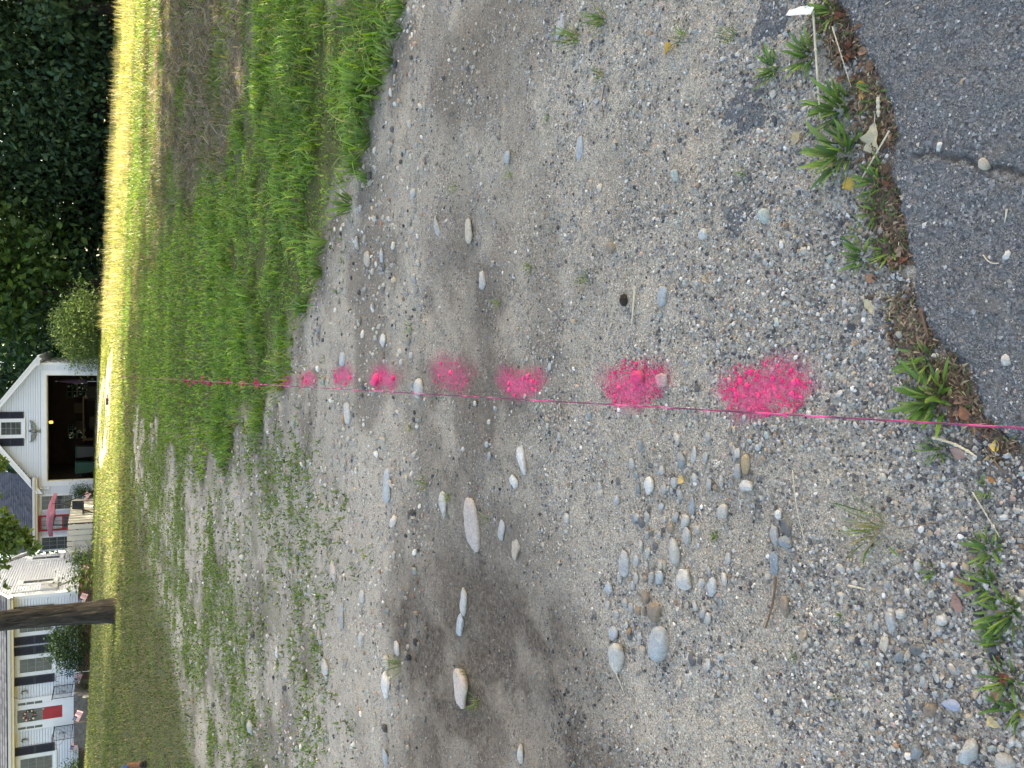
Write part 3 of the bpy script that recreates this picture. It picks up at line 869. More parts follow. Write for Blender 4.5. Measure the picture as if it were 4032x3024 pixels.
make_tree('added_shade_tree', 'added tall tree shading the house side wall, its crown out of the picture', None, (5.6, 54.2, groundz(5.6, 54.2)), 15, .22, [(2.0, -6.5, 12.8, 5.0, 4.8, 2.6), (1.2, -9.0, 11.8, 2.8, 2.8, 1.9), (2.2, -3, 13.5, 4.4, 4.4, 3.0), (0, 0, 10.5, 3.4, 3.4, 2.2)], 15000, .36, MIDG, M['dark_leaf'], 62, clump=14)  # added tree, its unseen crown shaped to keep sun off the side wall

def shrub(name, label, loc, blobs, n, size, cols, mat, seed, clump=8, aspect=.6, droop=-.1, group=None, stems=6, sr=.02, updown=.6):
    root = tag(empty(name, loc), label, 'shrub' if 'fern' not in name else 'fern', group)
    rr = random.Random(seed)
    mb = MB()
    for i in range(stems):
        b = rr.choice(blobs)
        mb.tube([(rr.uniform(-.1, .1), rr.uniform(-.1, .1), -.05), (b[0] * .5 + rr.uniform(-.05, .05), b[1] * .5, b[2] * .5), (b[0] + rr.uniform(-.2, .2) * b[3], b[1], b[2] + b[5] * .4)], [sr, sr * .8, sr * .4], 6)
    mb.build('stem', M['bark'], root)
    V, F, c = leaf_cloud(blobs, n, size, cols, droop=droop, clump=clump, seed=seed, aspect=aspect, updown=updown)
    link('foliage', np_mesh('foliage', V, F, False, c), mat, root)
    return root

# feathery bush at the right corner of the garage
rr = random.Random(5)
bl = [(0, 0, .85, 1.5, 1.0, .85), (1.1, 0, .75, 1.0, .8, .7), (-1.1, 0, .8, .9, .8, .75), (.2, 0, 1.5, 1.0, .8, .8), (-.6, 0, 1.3, .8, .8, .6)]
bushx, bushy = 2.75, 48.0
b = shrub('feathery_bush', 'pale olive feathery bush with upright shoots beside the right garage corner', (bushx, bushy, groundz(bushx, bushy)), bl, 10500, .14, [(0.17, 0.26, 0.09), (0.13, 0.21, 0.07), (0.24, 0.31, 0.12)], M['leaf'], 71, clump=9, aspect=.35, droop=-.6)
mb = MB()
V, F, c = [], [], []
sv, sf, scol = leaf_cloud([(math.cos(a) * q, math.sin(a) * q * .6, z, .07, .07, .38) for a, q, z in [(rr.uniform(0, 6.28), rr.uniform(.1, 1.4), rr.uniform(1.25, 1.75)) for _ in range(34)]], 2600, .11, [(0.20, 0.27, 0.09), (0.25, 0.30, 0.12)], droop=-.9, seed=72, aspect=.3)
link('shoots', np_mesh('shoots', sv, sf, False, scol), M['leaf'], b)

# yard tree on the left: trunk in the picture, crown above it with low branches hanging into view
ytx, yty = -5.81, 23.97
ytz = groundz(ytx, yty)
yt = tag(empty('yard_tree', (ytx, yty, ytz)), 'tree with a dark furrowed trunk standing on the left lawn before the house', 'tree')
tm = MB()
pts, rad = [], []
for i in range(61):
    t = i / 60
    pts.append((.03 * math.sin(t * 7) + t * .12, .02 * math.cos(t * 5), -.1 + t * 6.2)); rad.append(.275 * (1 - .35 * t))
tm.tube(pts, rad, 44)
o = tm.build('trunk', M['bark'], yt, True)
for v in o.data.vertices:                          # furrowed bark
    a_ = math.atan2(v.co.y, v.co.x)
    k_ = 1 + .05 * math.sin(a_ * 9 + v.co.z * 1.3 + .8 * math.sin(v.co.z * 3)) + .03 * math.sin(a_ * 17 - v.co.z * 2.1) + .02 * math.sin(v.co.z * 9 + a_ * 3)
    if v.co.z < .5: k_ += (.5 - v.co.z) * .28 * (1 + .6 * math.sin(a_ * 5))
    v.co.x *= k_; v.co.y *= k_
tr = random.Random(3)
def branch(pts, r):
    m = MB(); m.tube(pts, [r * (1 - .8 * i / (len(pts) - 1)) for i in range(len(pts))], 8)
    return m.build('limb', M['bark'], yt, True)
for a, z, ln in [(0.3, 4.6, 4.5), (1.6, 5.2, 4.2), (2.9, 4.9, 4.4), (4.2, 5.5, 4.2), (5.3, 4.4, 4.6), (0.9, 5.8, 3.6), (3.6, 5.9, 3.4)]:
    branch([(math.cos(a) * ln * t + .1, math.sin(a) * ln * t, z + 2.2 * t - .9 * t * t + tr.uniform(-.1, .1)) for t in (0, .25, .5, .75, 1)], .13)
branch([(.1, 0, 4.3), (1.2, -.2, 4.6), (2.2, -.4, 4.1), (2.7, -.5, 3.3)], .07)
branch([(.1, 0, 4.6), (2.2, .3, 5.0), (3.8, .1, 4.3), (4.5, .0, 3.6)], .07)
V, F, c = leaf_cloud([(0, 0, 8.3, 3.8, 3.8, 2.2), (2.3, .5, 7.6, 2.4, 2.4, 1.4), (-2.3, .5, 7.6, 2.4, 2.4, 1.4), (0, 2.4, 7.4, 2.4, 2.4, 1.4), (0, -2.2, 7.6, 2.4, 2.4, 1.3), (0, 0, 10.2, 2.8, 2.8, 1.6)], 9000, .2, LIGHTG + MIDG, clump=14, seed=81, droop=.5, aspect=.75)
link('crown', np_mesh('crown', V, F, False, c), M['leaf'], yt)
def hang(px, py, D):                              # a point D metres away on the sight line of a photo pixel, relative to the tree
    u, v = (1512 - py) / F_PX, (2016 - px) / F_PX
    d = (u, cp + v * sp, -sp + v * cp); t = D / d[1]
    return (d[0] * t - ytx, d[1] * t - yty, CAM_H + d[2] * t - ytz)
HB = []
for px, py, D, r in [(35, 2075, 22.5, .26), (75, 2120, 22.4, .28), (120, 2150, 22.5, .18), (25, 2150, 22.6, .28), (-30, 2110, 22.6, .4), (5, 2230, 22.8, .14), (22, 2305, 22.9, .10), (-40, 2270, 22.9, .25), (-25, 1825, 22.0, .25), (8, 1815, 22.0, .10), (-60, 1960, 22, .3), (5, 2035, 22.4, .2), (145, 2140, 22.4, .06)]:
    q = hang(px, py, D); HB.append((*q, r, r, r * .8))
V, F, c = leaf_cloud(HB, 1500, .12, LIGHTG + [(0.14, 0.2, 0.03)], clump=0, seed=83, droop=.7, aspect=.8, shell=.3)
link('hanging_foliage', np_mesh('hanging_foliage', V, F, False, c), M['leaf'], yt)

# ------------------------------------------------------------------ the house (local frame: x right along the front, y back, z up from the foot of the siding)
HOUSE_O = Vector((-8.915, 41.0, 3.37))
HOUSE_R = math.radians(-3.8)
HM = Matrix.Translation(HOUSE_O) @ Matrix.Rotation(HOUSE_R, 4, 'Z')
def hworld(x, y, z=0.0): return HM @ Vector((x, y, z))
def hground(x, y):                                # local height of the ground at a local place
    w = hworld(x, y)
    return groundz(w.x, w.y) - HOUSE_O.z

house = tag(empty('house', HOUSE_O, HOUSE_R), 'white clapboard house with navy shutters and a red front door', 'house')
ROW = 0.105
def clapboard_mesh(x0, x1, depth=.045):
    """one board along local x at the wall plane y=0, tilted so its foot stands proud"""
    h_ = ROW - .021
    return MB().hexa([(x0, -depth, 0), (x1, -depth, 0), (x1, .004, 0), (x0, .004, 0), (x0, -depth * .55, h_), (x1, -depth * .55, h_), (x1, .004, h_), (x0, .004, h_)]).mesh('clapboard')
# walls behind the boards
MB().box(-14, -.004, .006, 6.94, -.02, 2.5).build('wall', M['white'], house)
MB().add([(-.006, .006, 2.5), (-.006, 6.94, 2.5), (-.006, 3.47, 4.9), (-.2, .006, 2.5), (-.2, 6.94, 2.5), (-.2, 3.47, 4.9)], [(0, 1, 2), (5, 4, 3), (0, 3, 4, 1), (1, 4, 5, 2), (2, 5, 3, 0)]).build('gable', M['white'], house)
me = clapboard_mesh(-14, -.09)
for i in range(24):
    link('clapboard', me, M['white'], house, (0, 0, i * ROW))
for i in range(70):                                # side wall, boards along local y
    z = i * ROW
    k = 0 if z < 2.45 else (z - 2.45) / 2.4 * 3.47
    if 6.85 - 2 * k < .3: break
    me2 = clapboard_mesh(.09 + k, 6.86 - k)
    link('clapboard', me2, M['white'], house, (.0, 0, z), (0, 0, math.pi / 2))
MB().box(-.09, .03, -.035, -.0, -.02, 2.42).box(-.002, .034, -.03, .09, -.02, 2.42).build('corner_board', M['trim'], house)
MB().box(-.002, .034, 6.86, 6.97, -.02, 2.42).build('corner_board', M['trim'], house)
MB().box(-14.0, -.03, .02, 6.9, -1.3, -.02).build('foundation', M['brick'], house)
# eave
MB().box(-14.2, .12, -.42, .0, 2.40, 2.43).build('soffit', M['soffit'], house)
MB().box(-14, -.09, -.05, -.024, 2.28, 2.40).build('frieze_board', M['soffit'], house)
MB().box(-14.2, .12, -.45, -.42, 2.36, 2.56).build('fascia', M['soffit'], house)
mb = MB(); mb.hexa([(-14.2, -.53, 2.47), (.12, -.53, 2.47), (.12, -.455, 2.47), (-14.2, -.455, 2.47), (-14.2, -.57, 2.57), (.12, -.57, 2.57), (.12, -.455, 2.57), (-14.2, -.455, 2.57)])
mb.build('gutter', M['trim'], house)
roof = MB().hexa([(-14.2, -.45, 2.57), (.14, -.45, 2.57), (.14, 3.47, 4.98), (-14.2, 3.47, 4.98), (-14.2, -.45, 2.62), (.14, -.45, 2.62), (.14, 3.47, 5.03), (-14.2, 3.47, 5.03)]) \
    .hexa([(-14.2, 3.47, 4.98), (.14, 3.47, 4.98), (.14, 7.4, 2.57), (-14.2, 7.4, 2.57), (-14.2, 3.47, 5.03), (.14, 3.47, 5.03), (.14, 7.4, 2.62), (-14.2, 7.4, 2.62)]).build('roof', M['shingle'], house)
def courses(parent, x0, x1, y0, z0, y1, z1, n, lift=.052):
    L_ = math.hypot(y1 - y0, z1 - z0); uy, uz = (y1 - y0) / L_, (z1 - z0) / L_
    st = L_ / n
    me = MB().hexa([(x0, 0, lift), (x1, 0, lift), (x1, st + .02, lift - .014), (x0, st + .02, lift - .014), (x0, 0, lift + .012), (x1, 0, lift + .012), (x1, st + .02, lift - .004), (x0, st + .02, lift - .004)]).mesh('shingle_course')
    for i in range(n):
        link('shingle_course', me, M['shingle'], parent, (0, y0 + uy * st * i, z0 + uz * st * i), (math.atan2(uz, uy), 0, 0))
courses(roof, -14.2, .14, -.47, 2.57, 3.47, 4.99, 24, .055)
MB().hexa([(.0, -.45, 2.36), (.13, -.45, 2.36), (.13, 3.47, 4.78), (.0, 3.47, 4.78), (.0, -.45, 2.56), (.13, -.45, 2.56), (.13, 3.47, 4.975), (.0, 3.47, 4.975)]).build('rake_board', M['trim'], house)
MB().hexa([(.0, 3.47, 4.78), (.13, 3.47, 4.78), (.13, 7.4, 2.36), (.0, 7.4, 2.36), (.0, 3.47, 4.975), (.13, 3.47, 4.975), (.13, 7.4, 2.56), (.0, 7.4, 2.56)]).build('rake_board', M['trim'], house)

def window(parent, x0, x1, z0, z1, frame=.17, y=0.0, off=(0, 0, 0), rot=0, cols=3, rows=2, glass='glass', mid=True):
    """double-hung window: casing, sill, two sashes with muntins, panes; built facing -y at wall plane y"""
    w = empty('window', (x0 + off[0], y + off[1], z0 + off[2]), rot, parent)
    W, H_ = x1 - x0, z1 - z0
    mb = MB()
    mb.box(0, frame, -.06, -.0, 0, H_).box(W - frame, W, -.06, -.0, 0, H_).box(frame, W - frame, -.058, -.0, H_ - frame * 1.05, H_).box(frame, W - frame, -.058, 0, 0, frame * .75)
    mb.box(frame - .03, frame, -.075, -.06, frame * .7, H_ - frame).box(W - frame, W - frame + .03, -.075, -.06, frame * .7, H_ - frame)
    mb.build('casing', M['trim'], w)
    MB().box(-.03, W + .03, -.10, -.0, -.06, -.004).build('sill', M['trim'], w)
    gx0, gx1, gz0, gz1 = frame, W - frame, frame * .75, H_ - frame * 1.05
    zm = (gz0 + gz1) / 2
    for a, b_, nm, yy in ((gz0, zm, 'sash', -.036), (zm, gz1, 'sash', -.028)):
        s = empty(nm, (0, -.021, 0), 0, w)
        nx, nz = cols, rows
        pw, ph = (gx1 - gx0) / nx, (b_ - a) / nz
        for i in range(nx):
            for j in range(nz):
                MB().box(gx0 + i * pw + .008, gx0 + (i + 1) * pw - .008, yy, yy + .006, a + j * ph + .008, a + (j + 1) * ph - .008).build('pane', M[glass], s)
        mt = MB()
        for i in range(nx + 1): mt.box(gx0 + i * pw - .010, gx0 + i * pw + .010, yy - .008, yy + .002, a, b_)
        for j in range(nz + 1): mt.box(gx0, gx1, yy - .0075, yy + .0015, a + j * ph - (.018 if j in (0, nz) else .010), a + j * ph + (.018 if j in (0, nz) else .010))
        mt.build('muntins', M['trim' if glass != 'glass' else 'muntin'], s)
    return w
M['muntin'] = plain('window_bars', (0.16, 0.165, 0.17), 0.5, 0.05, 5)
def shutter(parent, x0, x1, z0, z1, y=-.03, off=(0, 0, 0)):
    mb = MB()
    W, H_ = x1 - x0, z1 - z0
    mb.box(0, W, -.012, 0, 0, H_)
    mb.box(0, .05, -.032, -.012, 0, H_).box(W - .05, W, -.032, -.012, 0, H_).box(.05, W - .05, -.031, -.012, 0, .07).box(.05, W - .05, -.031, -.012, H_ - .07, H_).box(.05, W - .05, -.031, -.012, H_ * .47, H_ * .53)
    n = int(H_ / .055)
    for i in range(n):
        z = .07 + (H_ - .14) * i / n
        mb.hexa([(.05, -.028, z), (W - .05, -.028, z), (W - .05, -.012, z + .02), (.05, -.012, z + .02), (.05, -.028, z + .01), (W - .05, -.028, z + .01), (W - .05, -.012, z + .035), (.05, -.012, z + .035)])
    return mb.build('shutter', M['shutter'], parent, loc=(x0 + off[0], y - .022 + off[1], z0 + off[2]))
for a, b_ in ((-1.70, -.79), (-3.43, -2.51), (-7.75, -6.83), (-10.1, -9.2), (-12.2, -11.3)):
    window(house, a, b_, .88, 2.36)
    shutter(house, b_ + .005, b_ + .365, .9, 2.375); shutter(house, a - .365, a - .005, .9, 2.375)
# side windows (facing right)
for y0 in (1.55, 5.68):
    window(house, 0, .80, .92, 2.42, frame=.19, off=(.0, y0, 0), rot=math.pi / 2, cols=1, rows=1)
# front door with surround and sidelights
door = empty('front_door', (-5.39, -.026, .2), 0, house)
MB().box(0, .54, -.05, -.026, .0, 1.16).build('red_panel', M['red'], door)
MB().box(.06, .48, -.058, -.05, .56, 1.08).build('raised_panel', M['red'], door)
gl = MB().box(0, .54, -.042, -.03, 1.16, 2.08).build('door_glass', M['glass'], door)
mb = MB()
for i in (1, 2): mb.box(.18 * i - .01, .18 * i + .01, -.056, -.042, 1.16, 2.08)
for z in (1.16, 1.47, 1.78): mb.box(0, .54, -.054, -.042, z - .012, z + .012)
mb.build('muntins', M['muntin'], door)
MB().box(.46, .50, -.10, -.05, 1.08, 1.14).build('handle', M['grey_metal'], door)
MB().box(-.001, .541, -.07, -.02, -.03, .40).build('kick_plate', M['trim'], door)
sur = empty('door_surround', (-5.76, 0, .1), 0, house)
mb = MB()
mb.box(0, .06, -.09, 0, 0, 2.3).box(.17, .37, -.095, 0, 0, 2.3).box(.91, 1.11, -.095, 0, 0, 2.3).box(1.22, 1.38, -.09, 0, 0, 2.3)
mb.box(-.06, 1.44, -.11, 0, 2.18, 2.30).box(.06, .17, -.088, 0, 0, 1.24).box(1.11, 1.22, -.088, 0, 0, 1.24).box(.37, .91, -.09, 0, 2.175, 2.19)
mb.build('casing', M['trim'], sur)
for x0 in (.06, 1.11):
    sl = empty('sidelight', (x0, -.03, 1.24), 0, sur)
    for j in range(3): MB().box(.0, .11, -.04, -.03, .31 * j + .012, .31 * j + .30).build('pane', M['glass'], sl)
    mb = MB()
    for j in range(4): mb.box(0, .11, -.05, -.028, .31 * j - .012, .31 * j + .012)
    mb.build('muntins', M['trim'], sl)
# landing with iron railings
st = empty('front_steps', (-5.0, -.7, -.52), 0, house)
for k, (d, z0, z1) in enumerate(((1.45, .45, .62), (1.75, .27, .449), (2.05, -.35, .269))):
    MB().box(-1.10, 1.12, .67 - d, .66, z0, z1).build('step', M['slate'], st)
for sx in (-.80, .98):
    rl = empty('railing', (sx, 0, .62), 0, st)
    MB().tube([(0, -.70, 0), (0, -.70, .82)], .018, 8).build('post', M['iron'], rl); MB().tube([(0, .62, 0), (0, .62, .82)], .018, 8).build('post', M['iron'], rl)
    MB().tube([(0, -.78, .80), (0, .64, .80)], .022, 8).tube([(0, -.70, .10), (0, .62, .10)], .012, 6).build('rail', M['iron'], rl)
    for i in range(9):
        MB().tube([(0, -.57 + i * .13, .10), (0, -.57 + i * .13, .80)], .009, 6).build('baluster', M['iron'], rl)
    mb = MB()
    for q in range(4):
        cx, cz = -.05 + .12 * math.cos(q * 1.571 + .785), .45 + .10 * math.sin(q * 1.571 + .785)
        mb.tube([(0, cx + .06 * math.cos(t), cz + .06 * math.sin(t)) for t in [k * .628 for k in range(10)]], .007, 5)
    mb.build('scroll', M['iron'], rl)
for lx in (-6.19, -4.10):
    ln = empty('wall_lantern', (lx, -.02, 2.0), 0, house)
    MB().box(-.05, .05, -.03, .0, -.09, .12).build('back_plate', M['iron'], ln)
    MB().lathe((0, -.11, 0), [(.03, -.12), (.055, -.10), (.065, .06), (.03, .10)], 8).build('glass', M['pale_glass'], ln)
    MB().lathe((0, -.11, 0), [(.075, .06), (.05, .10), (.02, .13), (.008, .16)], 8).tube([(0, -.02, .05), (0, -.06, .14), (0, -.11, .15)], .008, 6).build('cap', M['bronze'], ln)
# electric meter and conduit on the side wall
mt = empty('meter_box', (.022, .9, .8), 0, house)
MB().box(0, .14, -.50, .08, 0, .64).build('cabinet', M['grey_metal'], mt)
MB().box(0, .16, .10, .50, -.01, .66).build('cabinet', M['grey_metal'], mt)
MB().lathe((.14, -.2, .3), [(.10, -.05), (.11, .0), (.09, .05)], 12).build('dial', M['pale_glass'], mt)
MB().tube([(.05, -.42, .64), (.05, -.45, 1.0), (.05, -.5, 1.7)], .03, 8).build('conduit', M['grey_metal'], mt); MB().tube([(.05, .1, 0), (.05, .5, -.35), (.05, 1.3, -.75), (.05, 1.6, -.95)], .03, 8).build('conduit', M['grey_metal'], mt)

# wreath on the front door (hangs there: a thing of its own)
w = hworld(-5.12, -.09, 1.83)
wr = tag(empty('door_wreath', w, HOUSE_R), 'wreath of red and cream flowers on the red front door', 'wreath')
for k, (c_, n_) in enumerate((((0.32, 0.03, 0.06), 9), ((0.62, 0.55, 0.45), 8), ((0.03, 0.06, 0.03), 14))):
    mb = MB()
    for i in range(n_):
        a = 6.283 * (i + rnd.random() * .5) / n_
        r_ = .185 + rnd.uniform(-.03, .03); s_ = rnd.uniform(.035, .06)
        q = (math.cos(a) * r_, -.01 - rnd.random() * .03, math.sin(a) * r_)
        vv = ICO_V * s_ * np.array([1, .6, 1]) + np.array(q)
        mb.add([tuple(p) for p in vv], [tuple(f) for f in ICO_F])
    mb.build(('red_flowers', 'cream_flowers', 'greenery')[k], plain('wreath_%d' % k, c_, .8), wr)

# ------------------------------------------------------------------ garage wing
GO = hworld(6.2, 8.2, -.55)
garage = tag(empty('garage', GO, HOUSE_R), 'white clapboard garage with wide open door, joined to the house by a low wing', 'garage')
G = (6.2, 8.2, -.55)                                # house-local offset of the garage frame
def gb(name, mat, fn, parent=None, smooth=False):
    mb = MB(G); fn(mb)
    return mb.build(name, M[mat] if isinstance(mat, str) else mat, parent or garage, smooth)
XL, XR, APX, EV = 3.15, 9.42, 6.30, 2.2
def gz_at(x): return EV - .12 + (3.30 - abs(x - APX)) * .735
# front boards: below the door head split left and right, above it full width, narrowing in the gable
for i in range(50):
    z = -.50 + i * ROW
    spans = []
    if z < 1.72:
        spans = [(0.0, 3.25), (9.04, XR - .06)]
    elif z + ROW < EV:
        spans = [(0.0, XR - .06)]
    else:
        k = 3.30 - (z + ROW - EV + .12) / .735
        if k < .15: break
        spans = [(max(APX - k, 0), APX + k)]
    for a, b_ in spans:
        link('clapboard', clapboard_mesh(a - G[0], b_ - G[0]), M['white'], garage, (0, 0, z - G[2]))
def front(mb):                                     # wall core with the opening left out
    mb.box(-.02, 3.28, 8.206, 8.35, -.6, 2.25).box(9.0, XR, 8.206, 8.35, -.6, 2.1).box(3.28, 9.0, 8.206, 8.35, 1.74, 2.1)
    mb.add([(XL, 8.206, 2.1), (XR, 8.206, 2.1), (XR, 8.206, EV - .1), (APX, 8.206, gz_at(APX)), (XL, 8.206, EV - .1), (XL, 8.35, 2.1), (XR, 8.35, 2.1), (XR, 8.35, EV - .1), (APX, 8.35, gz_at(APX)), (XL, 8.35, EV - .1)],
           [(0, 1, 2, 3, 4), (9, 8, 7, 6, 5), (1, 6, 7, 2), (0, 4, 9, 5)])
gb('front_wall', 'white', front)
gb('side_wall', 'white', lambda m: m.box(XR - .14, XR, 8.36, 15.2, -.7, 2.12).box(XL, XL + .14, 8.36, 15.2, -.7, 2.12))
for i in range(25):
    z = -.50 + i * ROW
    me2 = clapboard_mesh(.1, 6.9)
    link('clapboard', me2, M['white'], garage, (XR + .002 - G[0], 8.2 - G[1], z - G[2]), (0, 0, math.pi / 2))
gb('corner_board', 'trim', lambda m: m.box(XR - .07, XR + .036, 8.165, 8.2, -.5, 2.05).box(XR + .002, XR + .038, 8.2, 8.3, -.5, 2.05))
def back(mb):
    y0, y1 = 15.06, 15.2
    wins = [(4.75, 5.55, .25, 1.15), (7.15, 8.15, .15, 1.2)]
    mb.box(XL + .14, 4.75, y0, y1, -.6, 2.1).box(5.55, 7.15, y0, y1, -.6, 2.1).box(8.15, XR - .14, y0, y1, -.6, 2.1)
    for a, b_, c_, d_ in wins: mb.box(a, b_, y0, y1, -.6, c_).box(a, b_, y0, y1, d_, 2.1)
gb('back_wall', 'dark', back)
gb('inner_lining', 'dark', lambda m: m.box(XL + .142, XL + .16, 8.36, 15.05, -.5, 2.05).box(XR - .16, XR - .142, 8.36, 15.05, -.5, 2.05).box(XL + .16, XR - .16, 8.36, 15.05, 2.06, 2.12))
gb('floor_slab', 'concrete', lambda m: m.box(XL + .14, XR - .14, 8.12, 15.06, -.9, -.56))
for a, b_, c_, d_ in [(4.75, 5.55, .25, 1.15), (7.15, 8.15, .15, 1.2)]:
    wv = empty('back_window', (a - G[0], 15.1 - G[1], c_ - G[2]), 0, garage)
    mb = MB(); W, H_ = b_ - a, d_ - c_
    for k in range(4): mb.box(W * k / 3 - .012, W * k / 3 + .012, -.02, .02, 0, H_)
    for k in range(5): mb.box(0, W, -.018, .018, H_ * k / 4 - (.025 if k == 2 else .010), H_ * k / 4 + (.025 if k == 2 else .010))
    mb.build('muntins', M['muntin'], wv)
    gm = M.get('clear') 
    if gm is None:
        gm, nt, b0, out = new_mat('clear_glass'); M['clear'] = gm
        b0.inputs['Base Color'].default_value = (.10, .115, .125, 1); b0.inputs['Transmission Weight'].default_value = 1.0; b0.inputs['Roughness'].default_value = .08; b0.inputs['IOR'].default_value = 1.02
    MB().box(0, W, -.004, .004, 0, H_).build('pane', M['clear'], wv)
gb('door_trim', 'trim', lambda m: m.box(3.20, 3.45, 8.15, 8.23, -.56, 1.98).box(8.85, 9.08, 8.15, 8.23, -.56, 1.98).box(3.45, 8.85, 8.152, 8.23, 1.74, 1.975))
gb('door_jamb', 'soffit', lambda m: m.box(3.45, 3.48, 8.23, 8.40, -.56, 1.74).box(8.82, 8.85, 8.23, 8.40, -.56, 1.74).box(3.48, 8.82, 8.23, 8.40, 1.70, 1.74))
gb('raised_door', 'soffit', lambda m: m.box(3.6, 8.7, 8.7, 11.2, 1.86, 1.92))
# garage roof: two slopes, barge boards
def slope(s):
    def f(m):
        xe = APX + s * 3.42; ze = EV - .10
        xa, za = APX, EV - .10 + 3.42 * .735
        q0 = [(xe, 7.85, ze), (xa, 7.85, za), (xa, 15.5, za), (xe, 15.5, ze)]
        q = [(x, y, z) for x, y, z in q0] + [(x, y, z + .07) for x, y, z in q0]
        if s > 0: q = [q[1], q[0], q[3], q[2], q[5], q[4], q[7], q[6]]
        m.hexa(q)
    return f
gb('roof', 'shingle', slope(1)); gb('roof', 'shingle', slope(-1))
def barge(s):
    def f(m):
        xe = APX + s * 3.40; ze = EV - .30
        q = [(xe, 7.80, ze), (APX, 7.80, ze + 3.40 * .735), (APX, 7.86, ze + 3.40 * .735), (xe, 7.86, ze)]
        q = q + [(x, y, z + .26) for x, y, z in q]
        if s > 0: q = [q[1], q[0], q[3], q[2], q[5], q[4], q[7], q[6]]
        m.hexa(q)
        q = [(xe, 7.76, ze + .20), (APX, 7.76, ze + .20 + 3.40 * .735), (APX, 7.80, ze + .20 + 3.40 * .735), (xe, 7.80, ze + .20)]
        q = q + [(x, y, z + .08) for x, y, z in q]
        if s > 0: q = [q[1], q[0], q[3], q[2], q[5], q[4], q[7], q[6]]
        m.hexa(q)
    return f
gb('barge_board', 'trim', barge(1)); gb('barge_board', 'trim', barge(-1))
gb('eave_return', 'trim', lambda m: m.box(9.34, 9.74, 7.80, 8.2, 2.0, 2.16).box(XR + .05, 9.74, 8.2, 15.4, 2.0, 2.09))
gb('gutter', 'trim', lambda m: m.box(9.74, 9.83, 7.82, 15.4, 2.02, 2.12))
gb('soffit', 'trim', lambda m: m.hexa([(APX, 7.86, gz_at(APX) - .05), (9.5, 7.86, 2.0), (9.5, 8.2, 2.0), (APX, 8.2, gz_at(APX) - .05), (APX, 7.86, gz_at(APX)), (9.6, 7.86, 2.05), (9.6, 8.2, 2.05), (APX, 8.2, gz_at(APX))]))
# gable window, shutters
gw = window(garage, 5.70, 6.67, 2.74, 3.90, frame=.17, y=8.2 - .025, off=(-G[0], -G[1], -G[2]), cols=2, rows=2)
shutter(garage, 6.675, 7.01, 2.74, 3.90, 8.2 - .03, (-G[0], -G[1], -G[2])); shutter(garage, 5.30, 5.695, 2.74, 3.90, 8.2 - .03, (-G[0], -G[1], -G[2]))
# twin floodlight
fl = empty('floodlight', (3.11 - G[0], 8.17 - G[1], 1.84 - G[2]), 0, garage)
MB().box(-.05, .05, -.03, .0, -.06, .06).build('back_plate', M['trim'], fl)
for s in (-1, 1):
    MB().lathe((0, -.10, s * .14), [(.02, -.06 * s), (.05, -.03 * s), (.065, .06 * s)], 10).tube([(0, -.02, 0), (0, -.08, s * .09)], .012, 6).build('lamp_head', M['trim'], fl)
# low wing: roof, gutter, door, windows
wr_ = gb('wing_roof', 'shingle', lambda m: m.hexa([(-.5, 7.80, 2.33), (3.72, 7.80, 2.33), (3.72, 11.4, 4.45), (-.5, 11.4, 4.45), (-.5, 7.80, 2.38), (3.72, 7.80, 2.38), (3.72, 11.4, 4.50), (-.5, 11.4, 4.50)]))
courses(wr_, -.5 - G[0], 3.72 - G[0], 7.78 - G[1], 2.33 - G[2], 11.4 - G[1], 4.45 - G[2], 22, .055)
gb('fascia', 'soffit', lambda m: m.box(-.02, 3.70, 7.79, 7.82, 2.14, 2.33).box(.04, 3.68, 7.83, 8.17, 2.14, 2.17).box(.0, 3.2, 8.15, 8.175, 2.02, 2.14))
gb('gutter', 'trim', lambda m: m.hexa([(.05, 7.70, 2.25), (3.74, 7.70, 2.25), (3.74, 7.788, 2.25), (.05, 7.788, 2.25), (.05, 7.67, 2.35), (3.74, 7.67, 2.35), (3.74, 7.788, 2.35), (.05, 7.788, 2.35)]))
window(garage, 1.93, 2.80, .55, 2.07, frame=.09, y=8.17, off=(-G[0], -G[1], -G[2]))
window(garage, -.12, .68, .55, 2.07, frame=.09, y=8.17, off=(-G[0], -G[1], -G[2]))
wd = empty('wing_door', (.92 - G[0], 8.145 - G[1], -.2 - G[2]), 0, garage)
MB().box(0, .09, -.05, 0, 0, 2.33).box(.72, .81, -.05, 0, 0, 2.33).box(.09, .72, -.05, 0, 2.2, 2.33).box(.09, .72, -.05, 0, 0, .3).build('door_frame', M['red'], wd)
for j, gl in ((0, 'glass'), (1, 'glass'), (2, 'glass'), (3, 'pale_glass'), (4, 'pale_glass'), (5, 'pale_glass')):
    for i in range(3):
        MB().box(.10 + i * .206, .10 + i * .206 + .19, -.03, -.02, .32 + j * .31, .32 + j * .31 + .29).build('pane', M[gl], wd)
MB().box(.09, .72, -.042, -.018, 1.22, 1.27).box(.29, .305, -.04, -.019, .3, 2.2).box(.496, .511, -.04, -.019, .3, 2.2).build('muntins', M['red'], wd)

